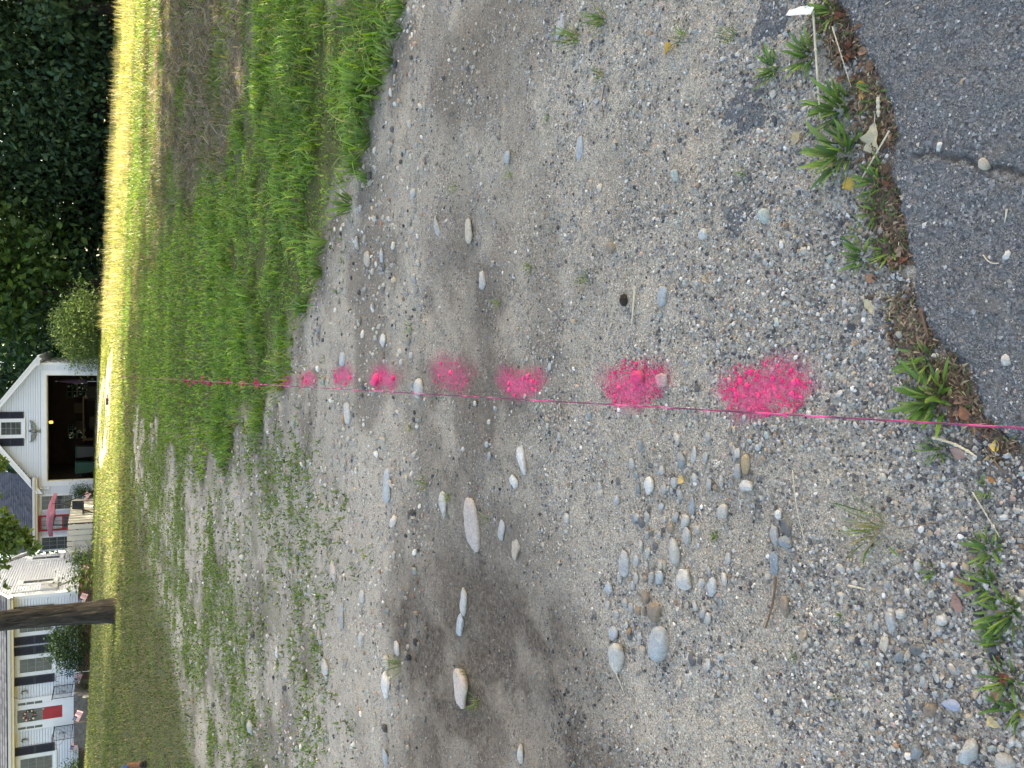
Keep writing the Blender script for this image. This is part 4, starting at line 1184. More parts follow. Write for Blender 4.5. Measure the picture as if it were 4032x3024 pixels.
# bronze eagle on the gable: spread wings about a body, head turned
eg = tag(empty('eagle_plaque', hworld(6.02, 8.13, 2.30), HOUSE_R), 'grey metal eagle with spread wings above the open garage door', 'ornament')
def wing(s):
    P = [(.07, .02), (.18, .12), (.33, .13), (.50, .04), (.56, .20), (.50, .12), (.44, .0), (.36, -.06), (.28, -.05), (.22, -.12), (.14, -.10), (.08, -.10)]
    mb = MB()
    f = [(s * x, -.02 - .04 * math.sin(x * 5), z) for x, z in P]; b = [(s * x, .03, z) for x, z in P]
    n = len(P)
    fr = tuple(range(n)) if s > 0 else tuple(range(n - 1, -1, -1))
    mb.add(f + b, [fr[::-1], tuple(i + n for i in fr)] + [(i, (i + 1) % n, (i + 1) % n + n, i + n) for i in range(n)])
    return mb.build('wing', M['bronze'], eg)
wing(1); wing(-1)
MB().lathe((0, -.02, -.16), [(.02, 0), (.07, .05), (.095, .14), (.08, .24), (.045, .30)], 10).build('body', M['bronze'], eg, True)
MB().add([tuple(p) for p in ICO_V * .055 + np.array([.02, -.04, .18])], [tuple(f) for f in ICO_F]).tube([(.06, -.05, .18), (.10, -.06, .16)], [.02, .004], 6).build('head', M['bronze'], eg, True)
MB().hexa([(-.09, -.03, -.30), (.09, -.03, -.30), (.09, .02, -.30), (-.09, .02, -.30), (-.04, -.03, -.14), (.04, -.03, -.14), (.04, .02, -.14), (-.04, .02, -.14)]).build('tail', M['bronze'], eg)

# ------------------------------------------------------------------ things in the garage
FL = -.56
lamp = tag(empty('garage_lamp', hworld(6.34, 9.3, 1.64), HOUSE_R), 'small lit yellow lamp hanging under the garage door head', 'lamp')
lm, nt, b0, out = new_mat('lit_lamp'); b0.inputs['Base Color'].default_value = (1, .75, .3, 1); b0.inputs['Emission Color'].default_value = (1, .50, .12, 1); b0.inputs['Emission Strength'].default_value = .35
MB().lathe((0, 0, -.11), [(.05, 0), (.075, .03), (.075, .15), (.05, .19)], 12).build('bulb', lm, lamp, True)
MB().tube([(0, 0, .08), (0, 0, .35)], .02, 6).build('cord', M['iron'], lamp)
def wheelie(label, x, y, mat, lidmat):
    t = tag(empty('wheelie_bin', hworld(x, y, FL), HOUSE_R), label, 'bin', 'wheelie bins in the garage')
    MB().hexa([(-.23, -.25, .08), (.23, -.25, .08), (.23, .25, .08), (-.23, .25, .08), (-.29, -.34, .98), (.29, -.34, .98), (.29, .36, .98), (-.29, .36, .98)]).build('body', mat, t)
    MB().hexa([(-.31, -.38, .985), (.31, -.38, .985), (.31, .40, .985), (-.31, .40, .985), (-.27, -.33, 1.06), (.27, -.33, 1.06), (.27, .40, 1.08), (-.27, .40, 1.08)]).build('lid', lidmat, t)
    MB().tube([(-.28, .42, 1.0), (.28, .42, 1.0)], .02, 8).build('handle', lidmat, t)
    for s in (-1, 1):
        MB().tube([(s * .22, .28, .12), (s * .28, .28, .12)], .12, 14).build('wheel', M['iron'], t)
wheelie('green wheelie bin nearest the left jamb of the garage door', 4.0, 9.0, M['green_plastic'], M['green_plastic'])
wheelie('dark grey wheelie bin behind the green one in the garage', 4.75, 9.5, M['grey_plastic'], M['green_plastic'])
bench = tag(empty('workbench', hworld(6.0, 14.2, FL), HOUSE_R), 'dark wooden workbench along the back of the garage', 'workbench')
MB().box(-1.3, 1.3, -.3, .3, .84, .9).build('top', M['wood'], bench)
for sx in (-1.2, 1.2):
    for sy in (-.24, .24): MB().box(sx - .04, sx + .04, sy - .04, sy + .04, 0, .84).build('leg', M['wood'], bench)
for i, (x, y, z, w_, h_, lab) in enumerate([(5.6, 14.2, .9, .5, .35, 'cardboard box on the left end of the garage workbench'), (6.6, 14.15, .9, .6, .42, 'larger cardboard box on the right end of the garage workbench'), (7.5, 13.2, 0, .7, .6, 'cardboard box on the garage floor under the back window'), (5.9, 12.6, 0, .6, .5, 'cardboard box on the garage floor before the workbench')]):
    t = tag(empty('cardboard_box', hworld(x, y, FL + z), HOUSE_R + .2 * i), lab, 'box', 'boxes in the garage')
    MB().box(-w_ / 2, w_ / 2, -w_ * .35, w_ * .35, 0, h_).build('carton', M['card'], t)
    MB().box(-w_ / 2, w_ / 2, -w_ * .35 - .01, -w_ * .02, h_ + .001, h_ + .012).box(-w_ / 2, w_ / 2, w_ * .02, w_ * .35 + .01, h_ + .001, h_ + .012).build('flap', M['card'], t)
um = tag(empty('folded_parasol', hworld(8.45, 9.4, FL), HOUSE_R), 'folded mauve parasol leaning inside the right of the garage door', 'parasol')
MB().lathe((0, 0, .5), [(.02, 0), (.16, .1), (.14, .5), (.06, 1.2), (.02, 1.4)], 9).build('cloth', plain('mauve_cloth', (.05, .025, .045), .9), um)
MB().tube([(0, 0, 0), (0, 0, 2.0)], .02, 8).build('pole', M['grey_metal'], um)

# ------------------------------------------------------------------ patio: board screen and canopy swing
scr = tag(empty('board_screen', hworld(1.95, 4.7, hground(1.95, 4.7)), HOUSE_R), 'cream board screen bent round the patio beside the house', 'fence')
def board(x, y, yaw, w_, top, base=-.08):
    mb = MB(); mb.box(0, w_, -.012, .012, base, top - .03); mb.hexa([(0, -.012, top - .03), (w_, -.012, top - .03), (w_, .012, top - .03), (0, .012, top - .03), (.02, -.012, top), (w_ - .02, -.012, top), (w_ - .02, .012, top), (.02, .012, top)])
    return mb.build('board', M['cream_board'], scr, loc=(x, y, 0), rot=(0, 0, yaw))
tops = [1.09, 1.12, 1.13, 1.14, 1.12, 1.08, 1.0]
for i in range(7):
    board(-.275 * (i + 1) * math.cos(.02 * i), .0 + .006 * i * i, math.pi * 0 - .012 * i, .232, tops[i])
for i in range(10):
    a = math.radians(72)
    board(.03 + math.cos(a) * .235 * i, .02 + math.sin(a) * .235 * i, a, .19, 1.09 - .006 * i)
MB().box(-1.95, -.02, .014, .05, .25, .33).box(-1.95, -.02, .014, .05, .8, .88).build('rail', M['cream_board'], scr)
sw = tag(empty('canopy_swing', hworld(2.2, 5.6, hground(2.2, 5.6)), HOUSE_R), 'garden swing with a pink cloth canopy behind the board screen', 'swing')
cz = 1.88
A_, B_, C_, D_ = (-.92, -.35, cz + .02), (.28, -.95, cz - .10), (.98, .55, cz - .12), (-.25, 1.15, cz)
top_ = (0.02, .1, cz + .16)
def lerp3(a, b, t): return tuple(a[i] * (1 - t) + b[i] * t for i in range(3))
ring = []
for P_, Q_ in ((A_, B_), (B_, C_), (C_, D_), (D_, A_)):
    for t in (0, .25, .5, .75): q = lerp3(P_, Q_, t); ring.append((q[0], q[1], q[2] + .05 * math.sin(t * math.pi)))
mb = MB()
inner = [lerp3(p, top_, .45) for p in ring]; inner = [(x, y, z + .05) for x, y, z in inner]
low = [(x * 1.01, y * 1.01, z - .17) for x, y, z in ring]
n = len(ring)
mb.add(ring + inner + [top_] + low, [(i, (i + 1) % n, n + (i + 1) % n, n + i) for i in range(n)] + [(n + i, n + (i + 1) % n, 2 * n) for i in range(n)] + [(2 * n + 1 + i, 2 * n + 1 + (i + 1) % n, (i + 1) % n, i) for i in range(n)])
mb.build('canopy', M['pink_cloth'], sw, True)
for s, (bx, by) in ((-1, lerp3(A_, D_, .5)[:2]), (1, lerp3(B_, C_, .5)[:2])):
    ux, uy = (D_[0] - A_[0]) * .5, (D_[1] - A_[1]) * .5
    MB().tube([(bx * .95 + ux * .1, by * .95, cz - .1), (bx * .97, by * .97, cz - .55), (bx + ux * 1.1, by + uy * 1.1, .02)], .024, 8).tube([(bx * .97, by * .97, cz - .55), (bx - ux * 1.1, by - uy * 1.1, .02)], .024, 8).build('leg_frame', M['iron'], sw, True)
MB().tube([lerp3(A_, D_, .5), lerp3(B_, C_, .5)], .022, 8).build('top_bar', M['iron'], sw)
MB().box(-.6, .6, -.2, .25, .42, .48).build('seat', M['grey_plastic'], sw)
MB().hexa([(-.6, .25, .48), (.6, .25, .48), (.6, .29, .48), (-.6, .29, .48), (-.6, .38, .95), (.6, .38, .95), (.6, .42, .95), (-.6, .42, .95)]).build('backrest', M['grey_plastic'], sw)
for sx in (-.58, .58): MB().tube([(sx, 0, .46), (sx * .8, .1, cz - .1)], .008, 5).build('hanger', M['iron'], sw)

# ------------------------------------------------------------------ small flags, hooks, plants along the house
def flag_mat():
    m, nt, b, out = new_mat('flag_cloth')
    co = coords(nt)
    sx = N(nt, 'ShaderNodeSeparateXYZ'); L(nt, co, sx.inputs[0])
    a = N(nt, 'ShaderNodeMath', _operation='MULTIPLY'); a.inputs[1].default_value = 13 / .26 / 2; L(nt, sx.outputs[2], a.inputs[0])
    fr = N(nt, 'ShaderNodeMath', _operation='FRACT'); L(nt, a.outputs[0], fr.inputs[0])
    g = N(nt, 'ShaderNodeMath', _operation='GREATER_THAN'); g.inputs[1].default_value = .5; L(nt, fr.outputs[0], g.inputs[0])
    stripes = mixc(nt, g.outputs[0], (.45, .03, .05), (.75, .75, .75))
    cx_ = N(nt, 'ShaderNodeMath', _operation='LESS_THAN'); cx_.inputs[1].default_value = .17; L(nt, sx.outputs[0], cx_.inputs[0])
    czz = N(nt, 'ShaderNodeMath', _operation='GREATER_THAN'); czz.inputs[1].default_value = .12; L(nt, sx.outputs[2], czz.inputs[0])
    cc = N(nt, 'ShaderNodeMath', _operation='MULTIPLY'); L(nt, cx_.outputs[0], cc.inputs[0]); L(nt, czz.outputs[0], cc.inputs[1])
    v = N(nt, 'ShaderNodeTexVoronoi', Scale=38.0, Randomness=0.0); L(nt, co, v.inputs['Vector'])
    stt = N(nt, 'ShaderNodeMath', _operation='LESS_THAN'); stt.inputs[1].default_value = .28; L(nt, v.outputs['Distance'], stt.inputs[0])
    canton = mixc(nt, stt.outputs[0], (.02, .03, .12), (.75, .75, .75))
    L(nt, mixc(nt, cc.outputs[0], stripes, canton), b.inputs['Base Color'])
    b.inputs['Roughness'].default_value = .85
    return m
M['flag'] = flag_mat()
nx, nz = 14, 8
fv = [(.40 * i / nx, .03 * math.sin(i * .9) * i / nx, .26 * j / nz) for j in range(nz + 1) for i in range(nx + 1)]
ff = [(j * (nx + 1) + i, j * (nx + 1) + i + 1, (j + 1) * (nx + 1) + i + 1, (j + 1) * (nx + 1) + i) for j in range(nz) for i in range(nx)]
flag_me = np_mesh('cloth', fv, ff, True)
FLAGS = [(2.62, 6.6, .5, 'small striped flag beside the clipped bush left of the garage door'), (.35, 1.0, .3, 'small striped flag at the side wall between two plants'), (-.35, -.85, .1, 'small striped flag just right of the yard tree trunk'),
         (-3.75, -.9, .0, 'small striped flag left of the big dark shrub'), (-4.55, -2.9, .2, 'small striped flag in front of the front steps'), (-6.6, -1.0, .0, 'small striped flag left of the front steps')]
for x, y, a, lab in FLAGS:
    t = tag(empty('garden_flag', hworld(x, y, hground(x, y)), HOUSE_R), lab, 'flag', 'small flags along the house')
    MB().tube([(0, 0, -.1), (0.06, 0, .62)], .007, 6).build('staff', M['wood'], t)
    link('cloth', flag_me, M['flag'], t, (.04, 0, .34), (0, .35 + a * .5, .25))
def plant_at(x, y): 
    return hworld(x, y, hground(x, y))
shrub('boxwood_bush', 'small clipped bush left of the garage door', plant_at(2.95, 7.3), [(0, 0, .45, .42, .4, .42), (.1, 0, .75, .3, .3, .3), (-.15, 0, .3, .35, .35, .3)], 2600, .06, MIDG, M['leaf'], 91, clump=7)
shrub('dark_shrub', 'dark low shrub at the left end of the board screen', plant_at(.45, 3.4), [(0, 0, .35, .4, .35, .36), (.1, 0, .65, .25, .25, .3)], 1500, .07, DARKG, M['dark_leaf'], 92)
shrub('leafy_plant', 'bright leafy plant at the foot of the side wall below the meter', plant_at(.55, .3), [(0, 0, .3, .42, .4, .3), (.05, 0, .5, .3, .3, .2)], 520, .2, LIGHTG, M['leaf'], 93, clump=5, aspect=.4, droop=.2)
shrub('large_shrub', 'large dark rounded shrub under the windows left of the tree trunk', plant_at(-1.95, -1.0), [(0, 0, .75, .85, .6, .72), (.45, 0, 1.0, .5, .5, .5), (-.45, 0, .95, .5, .5, .5), (0, 0, 1.3, .55, .45, .4), (-.8, 0, .55, .4, .4, .4), (.8, 0, .55, .35, .4, .4)], 6500, .085, [(0.02, 0.05, 0.016), (0.03, 0.065, 0.02), (0.045, 0.085, 0.025)], M['dark_leaf'], 94, clump=8)
for i, (x, y, lab) in enumerate([(-3.75, -1.1, 'arching green fern between the large shrub and the front steps'), (-6.75, -1.3, 'arching green fern left of the front steps'), (-9.2, -1.2, 'arching green fern under the far left window')]):
    t = tag(empty('fern', plant_at(x, y)), lab, 'fern', 'ferns before the foundation')
    mb = []
    fr_ = random.Random(i)
    Vs, Fs, Cs = [], [], []
    for k in range(26):
        a = fr_.uniform(0, 6.28); ln = fr_.uniform(.3, .5)
        for j in range(12):
            tt = j / 11
            px_, pz_ = ln * tt, .42 * math.sin(tt * 2.2) * ln / .45
            for s in (-1, 1):
                w_ = .07 * (1 - tt) + .012
                b_ = len(Vs)
                dx, dy = math.cos(a), math.sin(a)
                Vs += [(dx * px_, dy * px_, pz_), (dx * (px_ + .03) - s * dy * w_, dy * (px_ + .03) + s * dx * w_, pz_ - .01), (dx * (px_ + .035), dy * (px_ + .035), pz_ + .005)]
                Fs.append((b_, b_ + 1, b_ + 2)); c_ = fr_.uniform(.8, 1.2); Cs += [(.10 * c_, .15 * c_, .03 * c_)] * 3
    link('fronds', np_mesh('fronds', Vs, Fs, False, np.array(Cs)), M['leaf'], t)
shrub('low_shrub', 'dark shrub at the left picture edge below the far window', plant_at(-7.6, -1.2), [(0, 0, .4, .6, .5, .42), (-.3, 0, .7, .4, .4, .3)], 2200, .08, MIDG, M['leaf'], 97)
# rust-brown planter just inside the left picture edge
pl = tag(empty('planter', plant_at(-7.75, -2.3)), 'rust-brown round planter at the left picture edge before the shrub', 'planter')
MB().lathe((0, 0, 0), [(.18, 0), (.30, .25), (.33, .28), (.33, .32), (.28, .32), (.25, .22), (.02, .2)], 16).build('bowl', plain('rust_clay', (.22, .085, .035), .8), pl, True)
# wire plant hooks
for i, (x, y, h_, r_, lab) in enumerate([(-5.15, -2.6, 1.05, .32, 'dark wire hoop stake standing before the front door'), (-3.35, -.7, 1.15, .12, 'thin dark garden hook right of the front steps'), (-7.15, -1.7, 1.25, .14, 'thin dark garden hook before the left window')]):
    t = tag(empty('garden_hook', plant_at(x, y), HOUSE_R), lab, 'garden hook', 'wire garden hooks')
    MB().tube([(0, 0, -.1), (0, 0, h_)], .009, 6).build('stem', M['iron'], t)
    MB().tube([(r_ * math.cos(k) - (r_ if i else 0), 0, h_ + r_ * math.sin(k) * (1 if i else .7)) for k in [q * 6.0 / 20 * (.55 if i else 1.0) for q in range(21)]], .008, 6).build('hoop', M['iron'], t)
# blue pinwheel stake by the big shrub
pw = tag(empty('pinwheel', plant_at(-2.95, -1.6), HOUSE_R), 'blue round pinwheel stake left of the large dark shrub', 'pinwheel')
MB().tube([(0, 0, -.1), (0, 0, .75)], .01, 6).build('stem', M['trim'], pw)
for k in range(8):
    a = k * .785
    MB().add([(0, -.02, .78), (.16 * math.cos(a), -.03, .78 + .16 * math.sin(a)), (.17 * math.cos(a + .5), -.0, .78 + .17 * math.sin(a + .5)), (0, -.0, .78)], [(0, 1, 2), (0, 2, 3)]).build('vane', plain('pinwheel_blue', (.05, .09, .14), .5) if k == 0 else bpy.data.materials['pinwheel_blue'], pw)

# ------------------------------------------------------------------ grass
def blades(x, y, h, w, lean, col, az=None, zoff=0.0, lite=False):
    n = len(x)
    z = ter(x, y) + zoff
    a = rng.uniform(0, 2 * np.pi, n) if az is None else az
    dx, dy = np.cos(a), np.sin(a)
    sx, sy = -dy, dx
    b = np.stack([x, y, z - 0.004], 1)
    D = np.stack([dx, dy, np.zeros(n)], 1); S = np.stack([sx, sy, np.zeros(n)], 1) * (w / 2)[:, None]
    U = np.array([0, 0, 1.0])
    m = b + D * (lean * h * 0.32)[:, None] + U * (h * (0.62 - 0.15 * lean))[:, None]
    t = b + D * (lean * h * 0.95)[:, None] + U * (h * (1.0 - 0.5 * lean))[:, None]
    if lite:                                       # far off: a single slender triangle
        V = np.stack([b - S, b + S, t], 1).reshape(-1, 3)
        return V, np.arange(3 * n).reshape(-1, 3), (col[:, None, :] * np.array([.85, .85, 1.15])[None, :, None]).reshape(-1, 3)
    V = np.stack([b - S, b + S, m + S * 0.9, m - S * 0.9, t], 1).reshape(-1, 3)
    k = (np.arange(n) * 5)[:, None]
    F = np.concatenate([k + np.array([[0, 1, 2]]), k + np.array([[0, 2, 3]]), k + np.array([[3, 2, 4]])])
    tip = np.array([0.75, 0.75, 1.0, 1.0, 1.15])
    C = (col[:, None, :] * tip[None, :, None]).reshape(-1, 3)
    return V, F, C
def area(n, y0, y1, w0=.5, w1=.56):
    y = np.sqrt(rng.uniform(y0 ** 2, y1 ** 2, n))
    return rng.uniform(-1, 1, n) * (w0 + w1 * y), y
def palette(n, cols, wts, v=.18):
    wts = np.array(wts, float); wts /= wts.sum()
    return np.array(cols)[rng.choice(len(cols), n, p=wts)] * rng.uniform(1 - v, 1 + v, (n, 1))
def grass_obj(name, label, parts, cat='grass'):
    V, F, C, o = [], [], [], 0
    for v, f, c in parts:
        V.append(v); F.append(f + o); C.append(c); o += len(v)
    return tag(link(name, np_mesh(name, np.concatenate(V), np.concatenate(F), False, np.concatenate(C)), M['grass']), label, cat, kind='stuff')

G_BRIGHT = [(0.175, 0.31, 0.042), (0.13, 0.25, 0.036), (0.26, 0.385, 0.06), (0.07, 0.155, 0.03), (0.30, 0.29, 0.10)]
G_DULL = [(0.085, 0.12, 0.035), (0.06, 0.09, 0.028), (0.12, 0.145, 0.05), (0.30, 0.235, 0.13), (0.20, 0.155, 0.09)]
G_STRAW = [(0.50, 0.41, 0.20), (0.40, 0.32, 0.16), (0.27, 0.30, 0.09), (0.22, 0.27, 0.06)]

def lush_grass():
    parts = []
    x, y = area(125000, 4.0, 11)
    l, lg, lawn = zones(x, y)
    k = (l > -0.02) & (rng.random(len(x)) < 0.35 + 0.65 * sstep(.0, .25, l)) & (rng.random(len(x)) < .25 + .75 * sstep(.3, .55, fbm(x, y, 3.5, 3, 201)))
    x, y, l = x[k], y[k], l[k]; n = len(x)
    h = rng.uniform(.05, .13, n) * (0.25 + 1.5 * sstep(.25, .75, fbm(x, y, 2.2, 3, 202))) * (1.3 - .35 * sstep(5, 9, y))
    w = rng.uniform(.005, .014, n)
    c = palette(n, G_BRIGHT, [6, 6, 5, 3, 2], .3) * (0.6 + .85 * fbm(x, y, 2.6, 3, 203))[:, None]
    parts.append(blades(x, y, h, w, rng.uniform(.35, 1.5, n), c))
    x, y = area(150000, 9.5, 22.5)
    l, lg, lawn = zones(x, y)
    k = l > -0.1
    x, y, l = x[k], y[k], l[k]; n = len(x)
    h = rng.uniform(.03, .09, n); w = rng.uniform(.010, .024, n)
    c = palette(n, G_BRIGHT, [6, 6, 5, 3, 3], .3) * (0.5 + .95 * fbm(x, y, 1.5, 4, 203))[:, None]
    parts.append(blades(x, y, h, w, rng.uniform(.2, 1.1, n), c))
    grass_obj('lush_grass', 'lush bright green grass and weeds beside the gravel', parts)
def mown_grass():
    parts = []
    x, y = area(300000, 7.5, 26, .5, .60)
    l, lg, lawn = zones(x, y)
    k = (l < .05) & (lg < .0) & (lawn > 0) & (rng.random(len(x)) < .55 + .45 * sstep(.35, .6, fbm(x, y, 1.5, 3, 211)))
    x, y = x[k], y[k]; n = len(x)
    right = sstep(-3, 1, x)
    h = rng.uniform(.02, .085, n) * (1 + .6 * right); w = rng.uniform(.007, .018, n) * (1 + .3 * sstep(14, 24, y))
    c1 = palette(n, G_DULL, [4, 4, 3, 3, 3]); c2 = palette(n, G_BRIGHT, [4, 5, 2, 4, 2], .3) * .85
    pick = rng.random(n) < sstep(.38, .58, fbm(x, y, 1.3, 3, 213)) * (.35 + .5 * right)
    c = np.where(pick[:, None], c2, c1) * (0.65 + .65 * fbm(x, y, 1.6, 3, 214))[:, None]
    br = sstep(-.6, .6, sdf(BROWN_P, x + (fbm(x, y, .8, 3, 51) - .5) * 2, y + (fbm(x, y, .8, 3, 52) - .5) * 3)) * sstep(.36, .52, fbm(x, y, 1.1, 4, 215))
    dead = rng.random(n) < br * .85
    c = np.where(dead[:, None], palette(n, [(.36, .28, .18), (.24, .175, .115), (.46, .37, .25), (.13, .10, .07)], [3, 4, 2, 3]), c)
    lean = np.where(dead, rng.uniform(1.2, 1.75, n), rng.uniform(.3, 1.3, n))
    h = np.where(dead, h * 1.8, h)
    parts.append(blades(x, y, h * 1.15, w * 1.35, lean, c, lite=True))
    grass_obj('thin_turf', 'thin dull turf mixed with dry brown stems and bare earth', parts)
    parts = []
    x, y = area(190000, 16, 52, 1, .62)
    l, lg, lawn = zones(x, y)
    hx, hy = x - HOUSE_O.x, y - HOUSE_O.y
    drive = in_drive(x, y)
    k = (l < .3) & (lg < .05) & ~drive & ~((hy > -1.0) & (hx < 0.3)) & (y > 20)
    x, y = x[k], y[k]; n = len(x)
    strip = sstep(-6, 0, x)
    dry = sstep(.42, .60, fbm(x, y, .35, 3, 231) - .10 + .22 * sstep(1, 9, x))
    h = rng.uniform(.03, .09, n) * (1 + .8 * strip * dry); w = rng.uniform(.014, .03, n)
    c1 = palette(n, [(0.24, 0.28, 0.055), (0.19, 0.24, 0.045), (0.28, 0.31, 0.065), (0.33, 0.30, 0.10)], [4, 4, 3, 2]); c2 = palette(n, G_STRAW, [4, 3, 3, 2]); c3 = palette(n, G_DULL, [5, 4, 4, 2, 2], .3) * np.array([.85, 1.0, .85])
    c = np.where((rng.random(n) < dry * .8)[:, None], c2, c1)
    c = np.where((rng.random(n) < .75 * (1 - strip))[:, None], c3, c)
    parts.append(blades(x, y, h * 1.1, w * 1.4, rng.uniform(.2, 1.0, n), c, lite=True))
    # uncut straw-coloured grass along the far right of the sunny strip
    x, y = area(36000, 24, 43, 1, .56)
    dn = fbm(x, y, .8, 3, 241)
    k = (x > 1.5 + (y - 24) * .05) & (rng.random(len(x)) < .8 * sstep(.49, .66, dn)) & (y < 41 - .0 * x)
    x, y = x[k], y[k]; n = len(x)
    parts.append(blades(x, y, rng.uniform(.15, .55, n), rng.uniform(.008, .014, n), rng.uniform(.05, .5, n), palette(n, [(0.54, 0.43, 0.24), (0.45, 0.36, 0.20), (0.36, 0.34, 0.13)], [4, 3, 3])))
    grass_obj('lawn_grass', 'sunlit yellow-green lawn with dry uncut stems', parts)
def sparse_clumps():
    # mossy weeds on the left-hand gravel
    parts = []
    cx_, cy_ = area(26000, 4.2, 20, .5, .58)
    l, lg, lawn = zones(cx_, cy_)
    d = fbm(cx_, cy_, 1.1, 4, 251)
    k = (l < 0) & ((lg > 0) | (cy_ < 8.5)) & (rng.random(len(cx_)) < (.16 + 1.2 * sstep(.38, .56, d)) * sstep(4.6, 8.5, cy_) * (.10 + .90 * sstep(.8, -1.0, cx_)))
    cx_, cy_ = cx_[k], cy_[k]
    m = 16
    r = rng.uniform(.03, .11, len(cx_))
    x = (cx_[:, None] + rng.normal(size=(len(cx_), m)) * r[:, None]).ravel(); y = (cy_[:, None] + rng.normal(size=(len(cx_), m)) * r[:, None]).ravel()
    n = len(x)
    h = rng.uniform(.022, .07, n); w = rng.uniform(.011, .024, n) * (.8 + .035 * y)
    c = palette(n, [(0.15, 0.21, 0.05), (0.19, 0.26, 0.06), (0.11, 0.155, 0.04), (0.22, 0.20, 0.10)], [4, 4, 3, 1], .3)
    parts.append(blades(x, y, h, w, rng.uniform(.4, 1.4, n), c, lite=True))
    grass_obj('sparse_weeds', 'sparse low weeds and moss dotting the left gravel', parts)
lush_grass(); mown_grass(); sparse_clumps()

# ------------------------------------------------------------------ pink spray-paint dashes
def paint_mat():
    m, nt, b, out = new_mat('pink_spray_paint')
    co = coords(nt)
    a = nt.nodes.new('ShaderNodeAttribute'); a.attribute_name = 'cover'
    n = N(nt, 'ShaderNodeTexNoise', Scale=190.0, Detail=5.0, Roughness=.7); L(nt, co, n.inputs['Vector'])
    v = N(nt, 'ShaderNodeTexVoronoi', Scale=150.0); L(nt, co, v.inputs['Vector'])
    sm = N(nt, 'ShaderNodeMath', _operation='ADD'); L(nt, a.outputs['Fac'], sm.inputs[0]); L(nt, n.outputs['Fac'], sm.inputs[1])
    al = ramp(nt, sm.outputs[0], [(0.42, 0.0), (0.62, 0.28), (0.98, 0.92)])
    r = ramp(nt, v.outputs['Color'], [(0.1, (0.36, 0.06, 0.11)), (0.5, (0.66, 0.07, 0.18)), (0.9, (0.88, 0.13, 0.29))])
    L(nt, r.outputs[0], b.inputs['Base Color'])
    b.inputs['Roughness'].default_value = .6
    L(nt, al.outputs[0], b.inputs['Alpha'])
    return m
M['paint'] = paint_mat()
pm, nt_, b_, o_ = new_mat('painted_stone')
b_.inputs['Roughness'].default_value = .55
_n = N(nt_, 'ShaderNodeTexNoise', Scale=120.0, Detail=4.0); L(nt_, coords(nt_), _n.inputs['Vector'])
L(nt_, ramp(nt_, _n.outputs['Fac'], [(0.3, (0.60, 0.03, 0.12)), (0.6, (0.90, 0.06, 0.24)), (.8, (.95, .2, .4))]).outputs[0], b_.inputs['Base Color'])
M['painted'] = pm
PLAB = ['pink spray-paint dash nearest the asphalt', 'second pink spray-paint dash from the asphalt, beside two grey slabs', 'third pink spray-paint dash from the asphalt', 'fourth pink dash from the asphalt, faint and blurred', 'fifth pink dash from the asphalt, with one pink stone',
        'sixth pink spray-paint dash from the asphalt', 'seventh pink dash, second before the grass edge', 'eighth pink dash, right at the edge of the grass']
for i, (a, b, hw, st_) in enumerate(DASH_W):
    u = b - a; Lh = np.hypot(*u); u = u / Lh; c = (a + b) / 2
    t = tag(empty('paint_mark', (c[0], c[1], groundz(*c))), PLAB[i], 'paint mark', 'pink dashes along the string')
    nl, nw = 46, 26
    S_, W_ = np.meshgrid(np.linspace(-.72, .72, nl) * Lh, np.linspace(-1.75, 1.75, nw) * hw)
    x = c[0] + S_ * u[0] + W_ * u[1]; y = c[1] + S_ * u[1] - W_ * u[0]
    x, y = x.ravel(), y.ravel()
    z = ter(x, y) + .0045 + (fbm(x, y, 38, 3, 77) - .5) * .007 * sstep(9, 3, y)
    idx = np.arange(nl * nw).reshape(nw, nl)
    F = np.stack([idx[:-1, :-1], idx[1:, :-1], idx[1:, 1:], idx[:-1, 1:]], -1).reshape(-1, 4)
    me = np_mesh('spray', np.stack([x - c[0], y - c[1], z - groundz(*c)], 1), F, True)
    e = (np.abs(S_.ravel()) / (Lh / 2 * .95)) ** 3 + (np.abs(W_.ravel() + .25 * hw * np.sin(S_.ravel() / Lh * 5 + i)) / (hw * .82)) ** 2
    e = e * (.55 + .9 * fbm(x, y, 14, 3, 55)) 
    e = np.where(W_.ravel() > 0, e * .62, e * 1.1)
    attr(me, 'cover', np.clip(.46 - .40 * np.sqrt(e), -.6, .37) * (1 if st_ > .6 else .7) + (0 if st_ > .6 else -.05))
    link('spray', me, M['paint'], t)
    # painted pebbles
    npb = [14, 12, 10, 3, 4, 3, 3, 2][i]
    for k in range(npb):
        s_, w_ = rnd.uniform(-.45, .45) * Lh, rnd.gauss(0, .42) * hw
        px_, py_ = c[0] + s_ * u[0] + w_ * u[1], c[1] + s_ * u[1] - w_ * u[0]
        q = rnd.choice(['a', 'b', 'c'])
        if 'peb_' + q not in M:
            r_ = np.random.default_rng(ord(q))
            vv = chip(ICO2_V, r_, 7) * np.array([1.25, .85, .65])
            M['peb_' + q] = np_mesh('painted_pebble', vv, ICO2_F, False); M['peb_' + q].materials.append(M['painted'])
        sc_ = rnd.uniform(.004, .010) * (1.0 + .12 * i)
        if k == 0 and i == 4: sc_ = .035
        link('painted_pebble', M['peb_' + q], None, t, (px_ - c[0], py_ - c[1], groundz(px_, py_) - groundz(*c) + sc_ * .45), (rnd.uniform(-.4, .4), rnd.uniform(-.4, .4), rnd.uniform(0, 6.28)), (sc_, sc_, sc_))
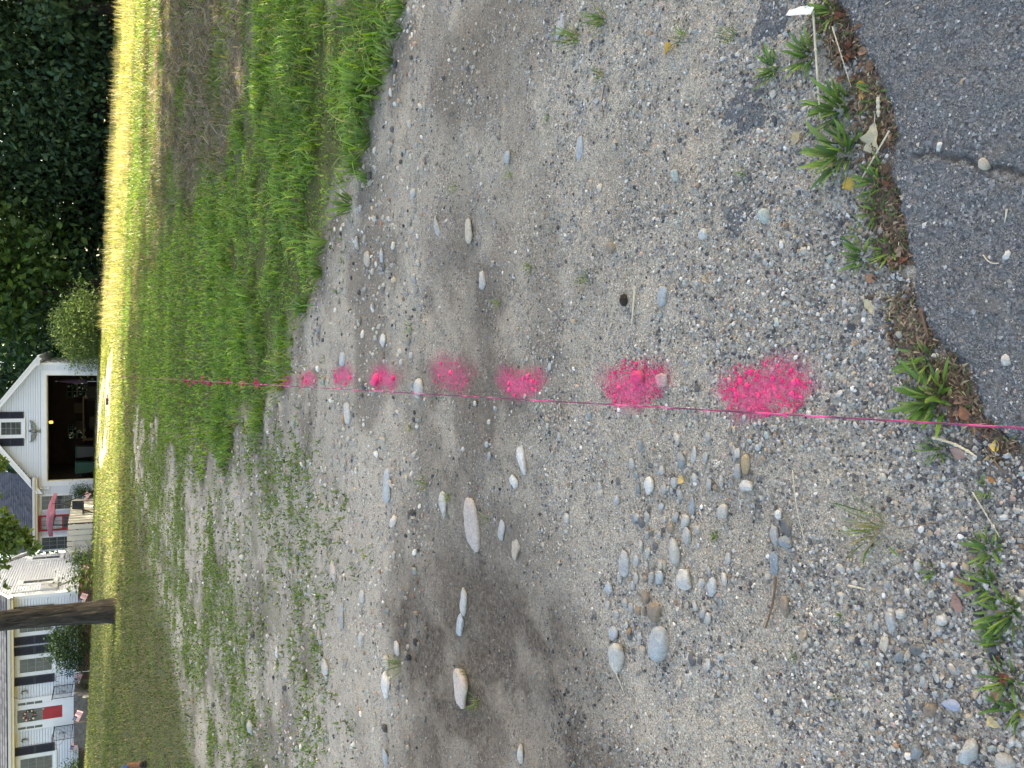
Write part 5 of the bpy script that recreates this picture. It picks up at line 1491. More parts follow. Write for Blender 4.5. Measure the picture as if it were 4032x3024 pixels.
# dashes sprayed onto the grass: pink-tipped blades
ORD = ['ninth', 'tenth', 'eleventh', 'twelfth', 'thirteenth', 'fourteenth', 'fifteenth', 'sixteenth', 'seventeenth']
for i, (V_, Y_) in enumerate([(1030, 1508), (966, 1510), (907, 1505), (862, 1510), (827, 1510), (801, 1502), (773, 1504), (752, 1501), (734, 1500)]):
    cx0, cy0 = gp(V_, Y_)
    n = 34 - 3 * i
    x = cx0 + rng.normal(0, .020, n); y = cy0 + rng.uniform(-.07, .07, n)
    v, f, c = blades(x, y, rng.uniform(.04, .09, n), rng.uniform(.008, .015, n), rng.uniform(.2, 1.0, n), palette(n, [(.75, .05, .18), (.55, .05, .13)], [3, 1]))
    gz_ = groundz(cx0, cy0)
    o = link('painted_grass', np_mesh('painted_grass', v - np.array([cx0, cy0, gz_]), f, False, c), M['leaf_pink'] if 'leaf_pink' in M else M.setdefault('leaf_pink', leaf_mat('pink_blades', .5, .2, .3, (1, 1, 1))), None, (cx0, cy0, gz_))
    tag(o, ORD[i] + ' pink paint dash from the asphalt, sprayed on grass blades', 'paint mark', 'pink dashes along the string')

# ------------------------------------------------------------------ mason line stretched over the marks
sa_ = gp(4300, 1694); sb_ = gp(500, 1483)
p0 = Vector((sa_[0], sa_[1], groundz(*sa_) + .055)); p1 = Vector((sb_[0], sb_[1], groundz(*sb_) + .10))
line = tag(empty('mason_line', p0), 'taut pink and maroon string running from the asphalt to the lawn', 'string')
sm_, nt_, b_, o_ = new_mat('braided_line')
_w = N(nt_, 'ShaderNodeTexNoise', Scale=9.0, Detail=2.0); L(nt_, coords(nt_), _w.inputs['Vector'])
L(nt_, ramp(nt_, _w.outputs['Fac'], [(.40, (.11, .035, .07)), (.52, (.30, .04, .12)), (.62, (.80, .10, .28))]).outputs[0], b_.inputs['Base Color'])
b_.inputs['Roughness'].default_value = .8
pts = [(p1 - p0) * (i / 120) for i in range(121)]
MB().tube(pts, [.0021 + .0009 * min(1, i / 30) for i in range(121)], 7).build('cord', sm_, line, True)
stk = tag(empty('line_stake', (p1.x, p1.y, groundz(p1.x, p1.y))), 'thin wooden stake holding the far end of the string', 'stake')
MB().hexa([(-.012, -.012, -.15), (.012, -.012, -.15), (.012, .012, -.15), (-.012, .012, -.15), (-.014, -.014, .13), (.014, -.014, .13), (.014, .014, .13), (-.014, .014, .13)]).build('shaft', M['wood'], stk)
MB().tube([(.016 * math.cos(t), .016 * math.sin(t), .10 + .001 * t) for t in [k * .5 for k in range(26)]], .0024, 5).build('knot', sm_, stk)

# ------------------------------------------------------------------ stones one can pick out
def scale_at(px, py):
    """metres per photo pixel across, and per pixel along the ground, at a ground pixel"""
    a, b, c = gp(px, py), gp(px, py + 10), gp(px - 10, py)
    return abs(a[0] - b[0]) / 10, abs(c[1] - a[1]) / 10
SC_COL = {'pale': (.41, .395, .365), 'white': (.51, .50, .475), 'blue': (.35, .37, .38), 'slate': (.22, .24, .255), 'grey': (.34, .335, .32), 'dark': (.12, .122, .125), 'tan': (.41, .36, .29), 'brown': (.24, .19, .145), 'pink': (.42, .365, .325), 'green': (.33, .37, .345), 'ochre': (.38, .29, .17), 'ptd': (.80, .07, .22)}
def stone(label, px, py, wv, wu, colr, height=.5, sink=.3, flat=False, seed=None, group=None, name='stone', rough=.13, yaw=None):
    """px,py photo pixel; wv extent along the picture's long axis (near-far), wu across; all in photo pixels"""
    x, y = gp(px, py)
    mx, my = scale_at(px, py)
    sa = min(.99, mx / my); ca = math.sqrt(1 - sa * sa)
    W = wu * mx; T = wv * mx                          # metres across, and metres of picture height it fills
    dep = min(1.15 * W, max(.5 * W, .6 * T / sa))
    hv = max((T - dep * sa) / max(ca, .2), .10 * W) if not flat else .08 * W
    hv = min(hv, .75 * W)
    a, bb = W / 2, dep / 2
    h = hv / (2 * (1 - sink))
    r_ = np.random.default_rng(seed if seed is not None else int(px * 7 + py))
    big = max(a, bb) > .012
    v0, f0 = (ICO3_V, ICO3_F) if big else (ICO2_V, ICO2_F)
    ang = r_.random() < .62
    v0 = np.sign(v0) * np.abs(v0) ** .72; v0 = v0 / np.abs(v0).max(0)
    v = chip(v0, r_, int(r_.integers(9, 15)), .62, 1.0) if ang else chip(v0, r_, 6, .85, 1.1)
    ph = r_.uniform(0, 6, 3)
    v = v * (1 + rough * .5 * (np.sin(v[:, :1] * 4 + ph[0]) * np.sin(v[:, 1:2] * 3.7 + ph[1]) + .6 * np.sin(v[:, 2:] * 7 + ph[2]) * np.sin(v[:, :1] * 8)))
    v = v * (1 + r_.normal(0, .012, (len(v), 1)))
    v = v * np.array([a, bb, h])
    base = np.array(SC_COL[colr]) * r_.uniform(.9, 1.1)
    c = np.repeat(base[None], len(v), 0)
    dust = sstep(.35, -.55, v[:, 2:] / h + .3 * np.sin(v[:, :1] / a * 5 + ph[0]))      # earth clinging to the foot of the stone
    c = c * (1 - .75 * dust) + np.array((.30, .265, .22)) * .75 * dust
    if colr != 'ptd':
        zt = np.clip((v[:, 2] / h + 1) / 2, 0, 1)[:, None]
        p_ = paint(v[:, 0] + x, v[:, 1] + y)[:, None] * zt
        c = c * (1 - p_ * .8) + PINK * p_ * .8
    me = np_mesh(name, v, f0, not ang, c)
    me.materials.append(M['stone'])
    gz_ = groundz(x, y)
    o = link(name, me, None, None, (x, y, gz_ + h * (1 - 2 * sink) + .002), (r_.normal(0, .06), r_.normal(0, .06), (yaw if yaw is not None else r_.normal(0, .25))))
    return tag(o, label, 'stone', group)

K = 1.8228
ST = [  # label, photo x, y (2212-wide view), extent near-far, extent across, colour, height, sink, flat
 ('large flat tan stone with dark pits, half buried left of the string', 1006, 1133, 46, 116, 'pink', .5, .45, 1),
 ('large rounded tan boulder with grass round it, far left', 985, 1490, 48, 80, 'pink', .8, .3, 0),
 ('largest pale blue-grey round stone in the cobble cluster', 1430, 1390, 50, 80, 'blue', .7, .25, 0),
 ('pale grey oval stone at the upper edge of the cobble cluster', 1333, 1420, 40, 70, 'pale', .8, .2, 0),
 ('small blue-grey stone next to the pale oval one in the cobble cluster', 1325, 1369, 26, 34, 'blue', .9, .2, 0),
 ('long pale bluish stone on the gravel below the grass edge', 840, 1047, 20, 76, 'blue', .9, .35, 0),
 ('jagged whitish stone left of the string in mid gravel', 1126, 995, 24, 70, 'white', 1.0, .3, 0),
 ('angular whitish stone beside the jagged whitish one', 1108, 1042, 22, 32, 'white', 1.2, .2, 0),
 ('narrow pale stone with a grass tuft, left of the string', 955, 1091, 20, 58, 'pale', .8, .35, 0),
 ('rounded pale stone alone on the gravel right of the string', 1040, 605, 20, 42, 'pale', 1.1, .2, 0),
 ('white stone nearest the grass edge right of the dashes', 829, 737, 18, 36, 'white', 1.2, .2, 0),
 ('flat pale stone under the grass edge on the right', 770, 525, 15, 32, 'pale', 1.2, .3, 0),
 ('lumpy pale tan stone under the grass edge on the right', 795, 560, 18, 34, 'tan', 1.3, .2, 0),
 ('smooth bluish stone next to the lumpy tan one at the grass edge', 826, 552, 14, 34, 'blue', 1.3, .25, 0),
 ('pale tan angular stone near the middle of the cobble cluster', 1484, 1250, 42, 48, 'pale', .7, .2, 0),
 ('small blue stone above the pale tan angular stone', 1430, 1247, 22, 36, 'blue', .9, .2, 0),
 ('narrow light blue stone at the lower rim of the cobble cluster', 1545, 1267, 24, 40, 'blue', .7, .25, 0),
 ('brown round stone in the cobble cluster', 1420, 1321, 34, 42, 'brown', 1.0, .2, 0),
 ('small brown-grey round stone beside the brown one', 1399, 1289, 26, 32, 'brown', 1.1, .2, 0),
 ('grey faceted stone at the right end of the cobble cluster', 1488, 1157, 26, 40, 'grey', 1.0, .15, 0),
 ('second grey faceted stone tucked under the first in the cobble cluster', 1482, 1128, 22, 32, 'pale', 1.0, .2, 0),
 ('long grey stone next to the faceted pair in the cobble cluster', 1460, 1190, 32, 54, 'grey', .8, .2, 0),
 ('speckled grey oval stone above the cobble cluster', 1351, 1218, 27, 60, 'grey', .8, .3, 0),
 ('white speckled oval stone in the small cluster below the string', 1620, 1050, 36, 30, 'white', .8, .2, 0),
 ('tan elongated stone in the small cluster below the string', 1614, 1003, 22, 44, 'ochre', .9, .2, 0),
 ('grey pebble between the tan and white stones below the string', 1598, 1018, 20, 34, 'grey', .9, .2, 0),
 ('slate-blue stone with flat face above the small cluster', 1474, 995, 28, 40, 'slate', .7, .3, 0),
 ('pale upright stone beside the slate-blue one', 1499, 982, 14, 40, 'pale', .9, .3, 0),
 ('tan-grey rounded stone between the two clusters', 1565, 1105, 28, 34, 'pale', .9, .2, 0),
 ('whitish lump left of the yellow leaf scrap', 1406, 1048, 26, 38, 'white', .9, .2, 0),
 ('worn slate stone sunk in gravel between the clusters', 1491, 1093, 22, 44, 'slate', .5, .4, 1),
 ('bright blue-grey wedge stone on the lower gravel', 1703, 1172, 36, 32, 'slate', .9, .2, 0),
 ('dark grey elongated stone beside the blue wedge', 1701, 1138, 24, 46, 'dark', .9, .2, 0),
 ('grey oval stone above the dark elongated one', 1674, 1156, 22, 42, 'grey', .8, .25, 0),
 ('flat slate patch of stone on the lower gravel', 1671, 1216, 28, 52, 'slate', .4, .45, 1),
 ('brown oval stone beside the dead leaf scraps', 1700, 1312, 28, 52, 'brown', .9, .2, 0),
 ('small white stone near the dark elongated one', 1685, 1112, 20, 22, 'white', 1.0, .2, 0),
 ('dark wedge of slate beside the second pink dash', 1385, 814, 36, 30, 'dark', 1.0, .25, 0),
 ('grey slab partly sprayed pink at the second dash', 1437, 823, 48, 32, 'grey', .6, .35, 0),
 ('pale pointed stone under the string between dashes', 907, 836, 24, 34, 'pale', .9, .3, 0),
 ('white angular stone in a grass clump at far left', 841, 1478, 26, 48, 'white', 1.2, .2, 0),
 ('pale tan stone with an orange leaf scrap at far left', 863, 1400, 16, 30, 'pale', 1.2, .2, 0),
 ('tan-grey stone behind the far left grass clump', 841, 1430, 16, 30, 'tan', 1.2, .2, 0),
 ('pale sharp stone at the left picture edge in the dark hollow', 1103, 1634, 20, 50, 'pale', 1.2, .25, 0),
 ('long pale blue stone at the left picture edge', 837, 1636, 16, 60, 'blue', 1.0, .3, 0),
 ('buried pale slab at the rim of the dark hollow', 977, 1355, 22, 66, 'blue', .5, .45, 1),
 ('long buried grey slab right of the dark hollow rim', 983, 1303, 14, 62, 'pale', .5, .45, 1),
 ('flat tan slab left of mid gravel', 1100, 1184, 30, 56, 'tan', .4, .45, 1),
 ('flat grey slab beside the pitted tan stone', 1070, 1146, 22, 50, 'grey', .4, .45, 1),
 ('pinkish flat stone on the weedy gravel slope', 721, 1234, 18, 52, 'pink', .8, .35, 0),
 ('grey flat stone on the weedy gravel slope', 741, 1328, 14, 56, 'grey', .9, .35, 0),
 ('tan stone on the weedy gravel slope', 692, 1368, 12, 30, 'tan', 1.2, .3, 0),
 ('pale leaning stone on the weedy gravel slope', 705, 1445, 18, 38, 'pale', 1.4, .2, 0),
 ('pale oval stone beside the weedy slope', 785, 1288, 14, 28, 'pale', 1.2, .3, 0),
 ('pale stone pair on the left gravel slope', 783, 1380, 16, 36, 'pale', 1.2, .3, 0),
 ('small white stone in weeds on the left slope', 601, 1408, 10, 24, 'white', 1.4, .2, 0),
 ('pale stone just left of the sixth dash', 753, 893, 18, 48, 'pale', 1.0, .3, 0),
 ('bluish flat stone right of the sixth dash', 742, 776, 16, 30, 'blue', .8, .35, 0),
 ('brown rounded stone alone on the right gravel', 1325, 535, 26, 28, 'brown', 1.0, .2, 0),
 ('long blue slab beside the dark grass tuft at upper right', 1212, 55, 24, 72, 'blue', .6, .4, 1),
 ('curved blue-grey slab sunk in the right gravel', 1254, 320, 18, 52, 'blue', .4, .45, 1),
 ('pale long stone near the grass on the right', 946, 490, 12, 54, 'pale', 1.0, .3, 0),
 ('flat tan slab on the right gravel', 1008, 498, 14, 56, 'tan', .6, .42, 1),
 ('lilac pointed stone on the right gravel', 1099, 340, 16, 28, 'blue', 1.0, .25, 0),
 ('grey round stone at the lower left corner', 2104, 1622, 52, 56, 'blue', .9, .25, 0),
 ('dark slate oval at the lower left', 1985, 1625, 30, 42, 'slate', .9, .25, 0),
 ('brown flat stone near the mussel shell', 2012, 1532, 42, 30, 'brown', .5, .35, 0),
 ('dark flat flake of stone left of the shell', 1963, 1524, 40, 34, 'dark', .35, .4, 1),
 ('large grey stone cut by the lower left picture corner', 2180, 1646, 60, 40, 'grey', .8, .25, 0),
 ('smooth tan-grey oval pebble in the lower left gravel', 1917, 1390, 22, 40, 'tan', .9, .2, 0),
 ('long smooth grey pebble in the lower left gravel', 1932, 1342, 26, 44, 'grey', .9, .2, 0),
 ('pale smooth pebble beside the long grey one', 1953, 1326, 28, 24, 'pale', 1.0, .2, 0),
 ('white knobbly pebble near the lower left weeds', 2043, 1336, 36, 26, 'white', .9, .2, 0),
 ('dark wet-looking pebble in the lower left gravel', 1990, 1400, 36, 30, 'dark', .9, .25, 0),
 ('blue-grey pebble with a straight edge in the lower left gravel', 1951, 1415, 24, 30, 'slate', .9, .25, 0),
 ('greenish angular stone on the right gravel', 1655, 467, 30, 34, 'green', .6, .35, 0),
 ('greenish oval stone on the lower right gravel', 1461, 378, 20, 32, 'green', .7, .35, 0),
 ('pale squarish stone on the lower right gravel', 1522, 505, 30, 26, 'white', .6, .3, 0),
 ('grey-blue stone right of the wooden stick', 1435, 640, 26, 44, 'blue', .6, .35, 0),
 ('pale tan stone at the right end of the cobble cluster rim', 1340, 1245, 18, 30, 'pale', .9, .25, 0),
 ('pale blue cube-like stone above the cobble cluster', 1316, 1270, 20, 24, 'blue', 1.0, .2, 0),
 ('white pebble lying on the cracked asphalt', 2180, 553, 34, 24, 'white', .9, .12, 0),
 ('tan pebble lying on the asphalt left of the crack', 2180, 778, 26, 26, 'pale', .9, .12, 0),
 ('ochre pebble on the asphalt near the right picture edge', 2083, 178, 16, 16, 'ochre', .9, .1, 0),
 ('pale pebble lodged in the asphalt crack', 2035, 318, 20, 22, 'white', .9, .2, 0),
 ('brown-grey stone lodged in the asphalt crack', 2130, 355, 28, 28, 'tan', .9, .25, 0),
]
for lab, dx, dy, wv, wu, colr, hh, sk, fl in ST:
    stone(lab, dx * K, dy * K, wv * K, wu * K, colr, hh, sk + .07, bool(fl))
# more cobbles between the named ones: nothing tells them apart
cl = random.Random(21)
CL = [(1440, 1290, 125, 200, 118, 'cobble in the jumbled cluster left of the string', 'cobbles of the left cluster'), (1605, 1010, 55, 80, 40, 'cobble in the little cluster below the string', 'cobbles of the small cluster'),
      (1420, 1060, 110, 110, 34, 'loose cobble on the open gravel between the clusters', 'cobbles between the clusters'), (820, 590, 70, 150, 20, 'cobble along the right grass edge', 'cobbles under the grass edge'),
      (1110, 950, 160, 200, 30, 'cobble on the gravel beside the string', 'cobbles beside the string'), (1960, 1420, 160, 210, 30, 'pebble on the lower left gravel', 'pebbles of the lower left')]
cnt = 0
for cx0, cy0, rx, ry, n, lab, grp in CL:
    for k in range(n):
        dx, dy = cl.gauss(cx0, rx * .5), cl.gauss(cy0, ry * .5)
        x, y = gpd(dx, dy)
        if float(sdf(ASPHALT_P, np.array([x]), np.array([y]))[0]) > -.02: continue
        if any(abs(dx - q[1]) < (q[3] + 12) / 2 and abs(dy - q[2]) < (q[4] + 12) / 2 for q in ST): continue
        s_ = cl.uniform(10, 22) * (1 if dx > 1200 else .62)
        cc_ = cl.choice(['pale', 'grey', 'blue', 'grey', 'slate', 'tan', 'brown', 'pale', 'dark', 'pale', 'grey'])
        word = {'pale': 'pale', 'grey': 'mid-grey', 'blue': 'blue-grey', 'slate': 'slate-blue', 'tan': 'tan', 'brown': 'brown', 'dark': 'blackish'}[cc_]
        size_w = 'bigger' if s_ > (18 if dx > 1200 else 11) else 'tiny' if s_ < (13 if dx > 1200 else 8) else 'middling'
        stone(size_w + ' ' + word + ' ' + lab, dx * K, dy * K, s_ * K * .8, s_ * K * cl.uniform(.9, 1.4), cc_, .9, cl.uniform(.2, .42), False, group=grp, name='cobble')
        cnt += 1

# ------------------------------------------------------------------ grass tufts one can pick out, each blade its own part
BLADE_COLS = [(.11, .20, .045), (.15, .26, .05), (.075, .15, .045), (.20, .28, .07), (.34, .29, .15)]
def blade_mesh(length, width, arch, colr, seed, curl=0.0):
    n = 7
    V, F, C = [], [], []
    for i in range(n + 1):
        t = i / n
        w = width * .5 * (math.sin(math.pi * min(1, (t * .9 + .16))) ** .6) * (1 if t < 1 else .02)
        x = length * (math.sin(arch * t) / arch)
        z = length * ((1 - math.cos(arch * t)) / arch)
        # starts rising, then arches over
        px_, pz_ = x, .62 * length * t - .50 * z
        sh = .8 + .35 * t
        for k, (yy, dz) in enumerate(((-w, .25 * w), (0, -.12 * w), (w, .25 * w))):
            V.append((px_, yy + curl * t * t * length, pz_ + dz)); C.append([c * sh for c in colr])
    for i in range(n):
        for k in range(2):
            a = i * 3 + k
            F.append((a, a + 1, a + 4, a + 3))
    me = np_mesh('blade', V, F, True, np.array(C)); me.materials.append(M['weed'])
    return me
M['weed'] = leaf_mat('weed_leaves', .45, .25, .45)
BL_W = [blade_mesh(.10, .011, a, c, i, cu) for i, (a, c, cu) in enumerate([(1.2, BLADE_COLS[0], .1), (.8, BLADE_COLS[1], -.08), (1.6, BLADE_COLS[2], .05), (1.0, BLADE_COLS[3], -.12), (1.4, BLADE_COLS[0], -.05), (1.9, BLADE_COLS[4], .1)])]
BL_T = [blade_mesh(.10, .0038, a, c, i, cu) for i, (a, c, cu) in enumerate([(.9, BLADE_COLS[1], .1), (.6, BLADE_COLS[3], -.08), (1.3, BLADE_COLS[2], .15), (1.1, BLADE_COLS[4], -.12)])]
tr_ = random.Random(31)
def tuft(label, px, py, r_px, n, thin=False, group=None, up=0.0):
    x, y = gp(px, py)
    mx, my = scale_at(px, py)
    R = r_px * mx
    t = tag(empty('grass_tuft', (x, y, groundz(x, y))), label, 'grass tuft', group)
    for i in range(int(n * (2.1 if not thin else 1.6))):
        me = tr_.choice(BL_T if thin else BL_W[:5] if tr_.random() < .88 else BL_W)
        a = tr_.uniform(0, 6.283); q = R * .42 * tr_.random() ** .7
        ln = R * tr_.uniform(.55, 1.2) / .10
        sc = (ln, ln * tr_.uniform(.75, 1.15) if not thin else max(ln, .6), ln)
        bx_, by_ = math.cos(a + tr_.uniform(-.8, .8)) * q, math.sin(a + tr_.uniform(-.8, .8)) * q
        link('blade', me, None, t, (bx_, by_, groundz(x + bx_, y + by_) - groundz(x, y) - .002), (tr_.uniform(-.6, .6), -tr_.uniform(.0, .95) - up, a), sc)
    return t
TU = [('grass tuft at the asphalt edge nearest the right picture edge', 3275, 40, 95, 16), ('small bright grass tuft on gravel above the long straw', 3045, 270, 85, 18), ('grass tuft crossed by the long pale straw', 3185, 215, 105, 18), ('green tuft at the asphalt edge beside the yellow leaf', 3445, 370, 75, 9),
      ('dense weed tuft between the long straw and the yellow leaf', 3300, 430, 130, 26), ('dense weed tuft beside the large tan leaf', 3320, 600, 145, 28), ('weed tuft below the large tan leaf', 3452, 715, 95, 16), ('slim weed tuft at the asphalt edge left of the tan leaf', 3448, 830, 75, 12),
      ('star-shaped weed at the asphalt edge beside the brown leaf', 3400, 1010, 100, 16), ('yellowish weed beside the star-shaped weed', 3500, 985, 85, 14), ('small sprig above the star-shaped weed', 3385, 925, 60, 9), ('long-bladed weed just right of the string at the asphalt edge', 3640, 1415, 120, 13),
      ('broad star-shaped weed under the string at the asphalt edge', 3680, 1575, 150, 30), ('low weed just left of the string at the asphalt edge', 3690, 1765, 75, 13), ('small weed beside the orange leaf at lower left', 3880, 1925, 55, 9), ('dark weed tuft at the lower left before the brown leaf', 3895, 2165, 105, 17),
      ('weed tuft between two brown leaves at lower left', 3900, 2300, 105, 16), ('broad weed tuft at the bottom left gravel edge', 3975, 2410, 125, 20), ('weed tuft left of the broad one at the gravel edge', 3945, 2530, 100, 14), ('leafy weed beside the curled yellow leaf', 3975, 2680, 105, 14), ('weed tuft beyond the curled leaf at the lower left corner', 3985, 2790, 110, 14),
      ('small weed on the lower left gravel above the weed row', 3690, 2255, 60, 9), ('tiny weed on the left gravel near the brown oval stone', 2820, 2110, 34, 9), ('tiny green sprig on the lower left gravel', 3310, 2430, 40, 6)]
for lab, px, py, r, n in TU: tuft(lab, px, py, r, n)
TT = [('thin grass tuft on the gravel below the small cluster', 3450, 2085, 165, 26), ('spiky grass tuft on the upper right gravel', 2375, 75, 95, 26), ('dark spiky grass tuft beside the long blue slab', 2265, 155, 100, 24), ('small spiky tuft left of the dark one', 2375, 300, 60, 12), ('sparse tuft holding a yellow leaf on the right gravel', 2690, 160, 85, 14), ('small tuft of pale grass on the right gravel', 2880, 145, 75, 12),
      ('yellowish tuft alone on the gravel right of the fourth dash', 2090, 1055, 42, 14), ('feathery green sprig right of the third dash', 2310, 1095, 60, 12), ('tiny sprig beside the curved slab', 2160, 465, 30, 8), ('small dark sprig on the upper right gravel', 2010, 690, 40, 12), ('weedy sprig at the foot of the grass bank', 1795, 735, 40, 12),
      ('tuft beside the large tan boulder', 1840, 2770, 65, 22), ('tuft in front of the large tan boulder', 1800, 2650, 45, 14), ('grass tuft round the white angular stone at far left', 1580, 2620, 70, 26), ('grass tuft left of the narrow pale stone', 1760, 1960, 45, 14), ('tuft at the end of the pitted tan stone', 1890, 2045, 45, 12), ('tuft under the long pale bluish stone', 1680, 1905, 55, 14),
      ('thin tuft left of the fifth dash', 1620, 1690, 40, 12), ('thin tuft below the grass bank beside the fifth dash', 1620, 1290, 45, 14), ('thin tuft on the gravel near the rounded pale stone', 1960, 1190, 45, 12), ('tiny sprig in the cobble cluster', 2815, 2110, 30, 8), ('tiny sprig below the cobble cluster', 3310, 2740, 36, 6), ('sprig on the gravel by the lower straws', 3140, 2590, 42, 8), ('small sprig near the bare patch of asphalt', 2930, 690, 45, 7)]
for lab, px, py, r, n in TT: tuft(lab, px, py, r, n, thin=True, up=.25)
# larger tufts hanging out of the grass bank
EB = [(1600, 30), (1545, 130), (1535, 250), (1470, 330), (1490, 430), (1455, 540), (1440, 640), (1440, 720), (1370, 800), (1290, 960), (1250, 1090), (1200, 1210), (1160, 1330), (1590, 110), (1420, 480)]
for i, (px, py) in enumerate(EB):
    tuft(['tall weed tuft at the top corner of the grass bank edge', 'weed tuft second along the grass bank edge from the right', 'weed tuft third along the grass bank edge from the right', 'weed tuft fourth along the grass bank edge from the right', 'broad weed tuft jutting from the grass bank', 'weed tuft beside the silvery weeds of the bank edge', 'pale weed tuft in the middle of the bank edge', 'weed tuft right of the small stones under the bank', 'weed tuft above the flat pale stone at the bank',
          'short weed tuft on the bank edge above the small stones', 'short weed tuft on the bank edge right of the dashes', 'low weed tuft on the bank edge near the seventh dash', 'low weed tuft beside the eighth dash', 'long-bladed weed hanging over the gravel at the far right', 'tall weed tuft set back in the grass bank'][i], px + tr_.uniform(-25, 15), py + tr_.uniform(-20, 20), (150 - i * 6) * tr_.uniform(.5, 1.05), tr_.randint(9, 20), up=tr_.uniform(.0, .45))

# ------------------------------------------------------------------ fallen leaves, straws and other litter
def leaf_shape(n=10, wid=.5, lob=0.0):
    out = []
    for i in range(n + 1):
        t = i / n
        w = wid * math.sin(math.pi * t ** .8) * (1 + lob * math.sin(t * 22))
        out.append((t - .5, w * .5))
    return out
def fallen_leaf(label, px, py, size_px, colr, curl=.25, wid=.55, lob=0.0, group=None, yaw=None, lift=.004, tilt=.25):
    x, y = gp(px, py)
    mx, my = scale_at(px, py)
    s_ = size_px * mx
    P = leaf_shape(12, wid, lob)
    r_ = random.Random(int(px + py * 3))
    V, F, C = [], [], []
    c1 = r_.uniform(-1, 1); c2 = r_.uniform(.5, 1)
    for i, (u, w) in enumerate(P):
        for k in range(-2, 3):
            v = w * k / 2
            z = curl * (v * v * 4 * c2 + u * u * 1.2 * c1 + .06 * math.sin(u * 17 + k) + .10 * abs(v))
            V.append((u * s_, v * s_, z * s_)); sh = r_.uniform(.85, 1.1) * (1.12 if k == 0 else 1)
            C.append([min(1, q * sh) for q in colr])
    for i in range(len(P) - 1):
        for k in range(4):
            a = i * 5 + k
            F.append((a, a + 1, a + 6, a + 5))
    V = np.array(V); V[:, 2] -= V[:, 2].min()
    me = np_mesh('leaf', V, F, True, np.array(C))
    t = tag(empty('fallen_leaf', (x, y, groundz(x, y) + lift), yaw if yaw is not None else r_.uniform(0, 6.28)), label, 'leaf', group)
    t.rotation_euler = (r_.uniform(-tilt, tilt), r_.uniform(-tilt, tilt), yaw if yaw is not None else r_.uniform(0, 6.28))
    link('leaf_blade', me, M['litter'], t)
    MB().tube([(-.5 * s_, 0, V[:5, 2].mean() + .001), (-.72 * s_, .03 * s_, .002)], .0009, 5).build('leaf_stalk', M['straw'], t)
    return t
M['litter'] = leaf_mat('dry_leaves', .7, .2, .25, (1, .9, .7))
M['straw'] = plain('dry_straw', (.56, .49, .36), .7, .15, 60)
M['twig'] = plain('brown_twig', (.16, .10, .065), .8, .25, 80)
YEL, TAN, BRN, RED, PKB = (.62, .36, .05), (.60, .50, .30), (.22, .13, .08), (.20, .075, .045), (.40, .26, .21)
for args in [('large cream oak leaf lying at the asphalt edge', 3455, 560, 150, (.62, .54, .36), .35, .62, .22), ('bright yellow leaf at the asphalt edge', 3394, 342, 62, YEL, .25, .75), ('small ochre leaf tucked below the bright yellow one', 3402, 378, 44, (.5, .31, .10), .3, .7), ('torn yellow leaf left of the large cream leaf', 3352, 722, 62, (.60, .40, .10), .4, .8, .2),
             ('crumpled yellow leaf in the right gravel tuft', 2642, 195, 66, (.55, .36, .08), .7, .6), ('tan leaf on the gravel above the large cream leaf', 3142, 548, 66, (.52, .40, .22), .4, .7), ('cream curled leaf near the star-shaped weed', 3438, 1208, 78, (.60, .50, .32), .8, .42), ('rusty leaf beside the star-shaped weed', 3438, 1096, 62, (.36, .20, .13), .3, .6),
             ('reddish curled leaf under the star-shaped weed', 3562, 1028, 52, RED, .6, .5), ('pinkish brown leaf below the string', 3782, 1782, 72, PKB, .3, .6), ('yellow curled leaf at the bottom edge near the string', 3929, 1755, 52, (.66, .46, .15), .7, .7), ('orange-brown leaf scrap at the bottom edge', 3910, 1887, 40, (.42, .20, .07), .3, .6),
             ('long brown leaf in the lower left weeds', 3787, 2285, 70, (.30, .18, .12), .35, .5), ('pinkish brown leaf in the lower left gravel', 3782, 2370, 80, (.36, .22, .18), .3, .6), ('curled yellow-edged leaf at the lower left corner', 3925, 2838, 66, (.62, .50, .28), .9, .7), ('red-brown dead leaf under the string at the asphalt', 3810, 1625, 74, (.28, .13, .075), .6, .6),
             ('tan leaf standing on the asphalt edge gravel at lower left', 3172, 2500, 62, (.42, .33, .24), .5, .5), ('yellow leaf scrap in the small cobble cluster', 2683, 1888, 38, (.66, .45, .16), .3, .9), ('small orange leaf at the foot of the grass bank', 1503, 882, 26, (.62, .22, .06), .2, .6), ('cream curled scrap on the gravel right of the first dash', 2777, 1095, 44, (.60, .46, .30), .8, .5), ('small orange leaf on the right gravel', 1995, 430, 22, (.6, .4, .2), .3, .7)]:
    fallen_leaf(*args)
lr = random.Random(77)
for i in range(46):                                 # brown crumpled leaves gathered against the asphalt lip
    t = lr.random()
    k = lr.choice([(3285, 90, 50, 90, 'by the white plastic strip'), (3350, 215, 50, 90, 'beside the thin tan straw'), (3392, 295, 40, 50, 'above the bright yellow leaf'), (3480, 690, 30, 80, 'left of the large cream leaf'), (3540, 1010, 25, 60, 'under the star-shaped weed'), (3760, 1600, 40, 60, 'under the string'), (3860, 2290, 60, 140, 'among the lower left weeds'), (3960, 2700, 50, 120, 'near the lower left corner')])
    bc, bw = lr.choice([(BRN, 'brown'), (RED, 'red-brown'), ((.30, .18, .12), 'mid-brown'), ((.15, .09, .06), 'dark brown'), ((.36, .25, .17), 'light brown')])
    fallen_leaf(bw + ' crumpled leaf in the litter ' + k[4], k[0] + lr.gauss(0, k[2] * .5), k[1] + lr.gauss(0, k[3] * .5), lr.uniform(34, 62), bc, .8, .6, group='brown leaf litter', tilt=.7, lift=.006)

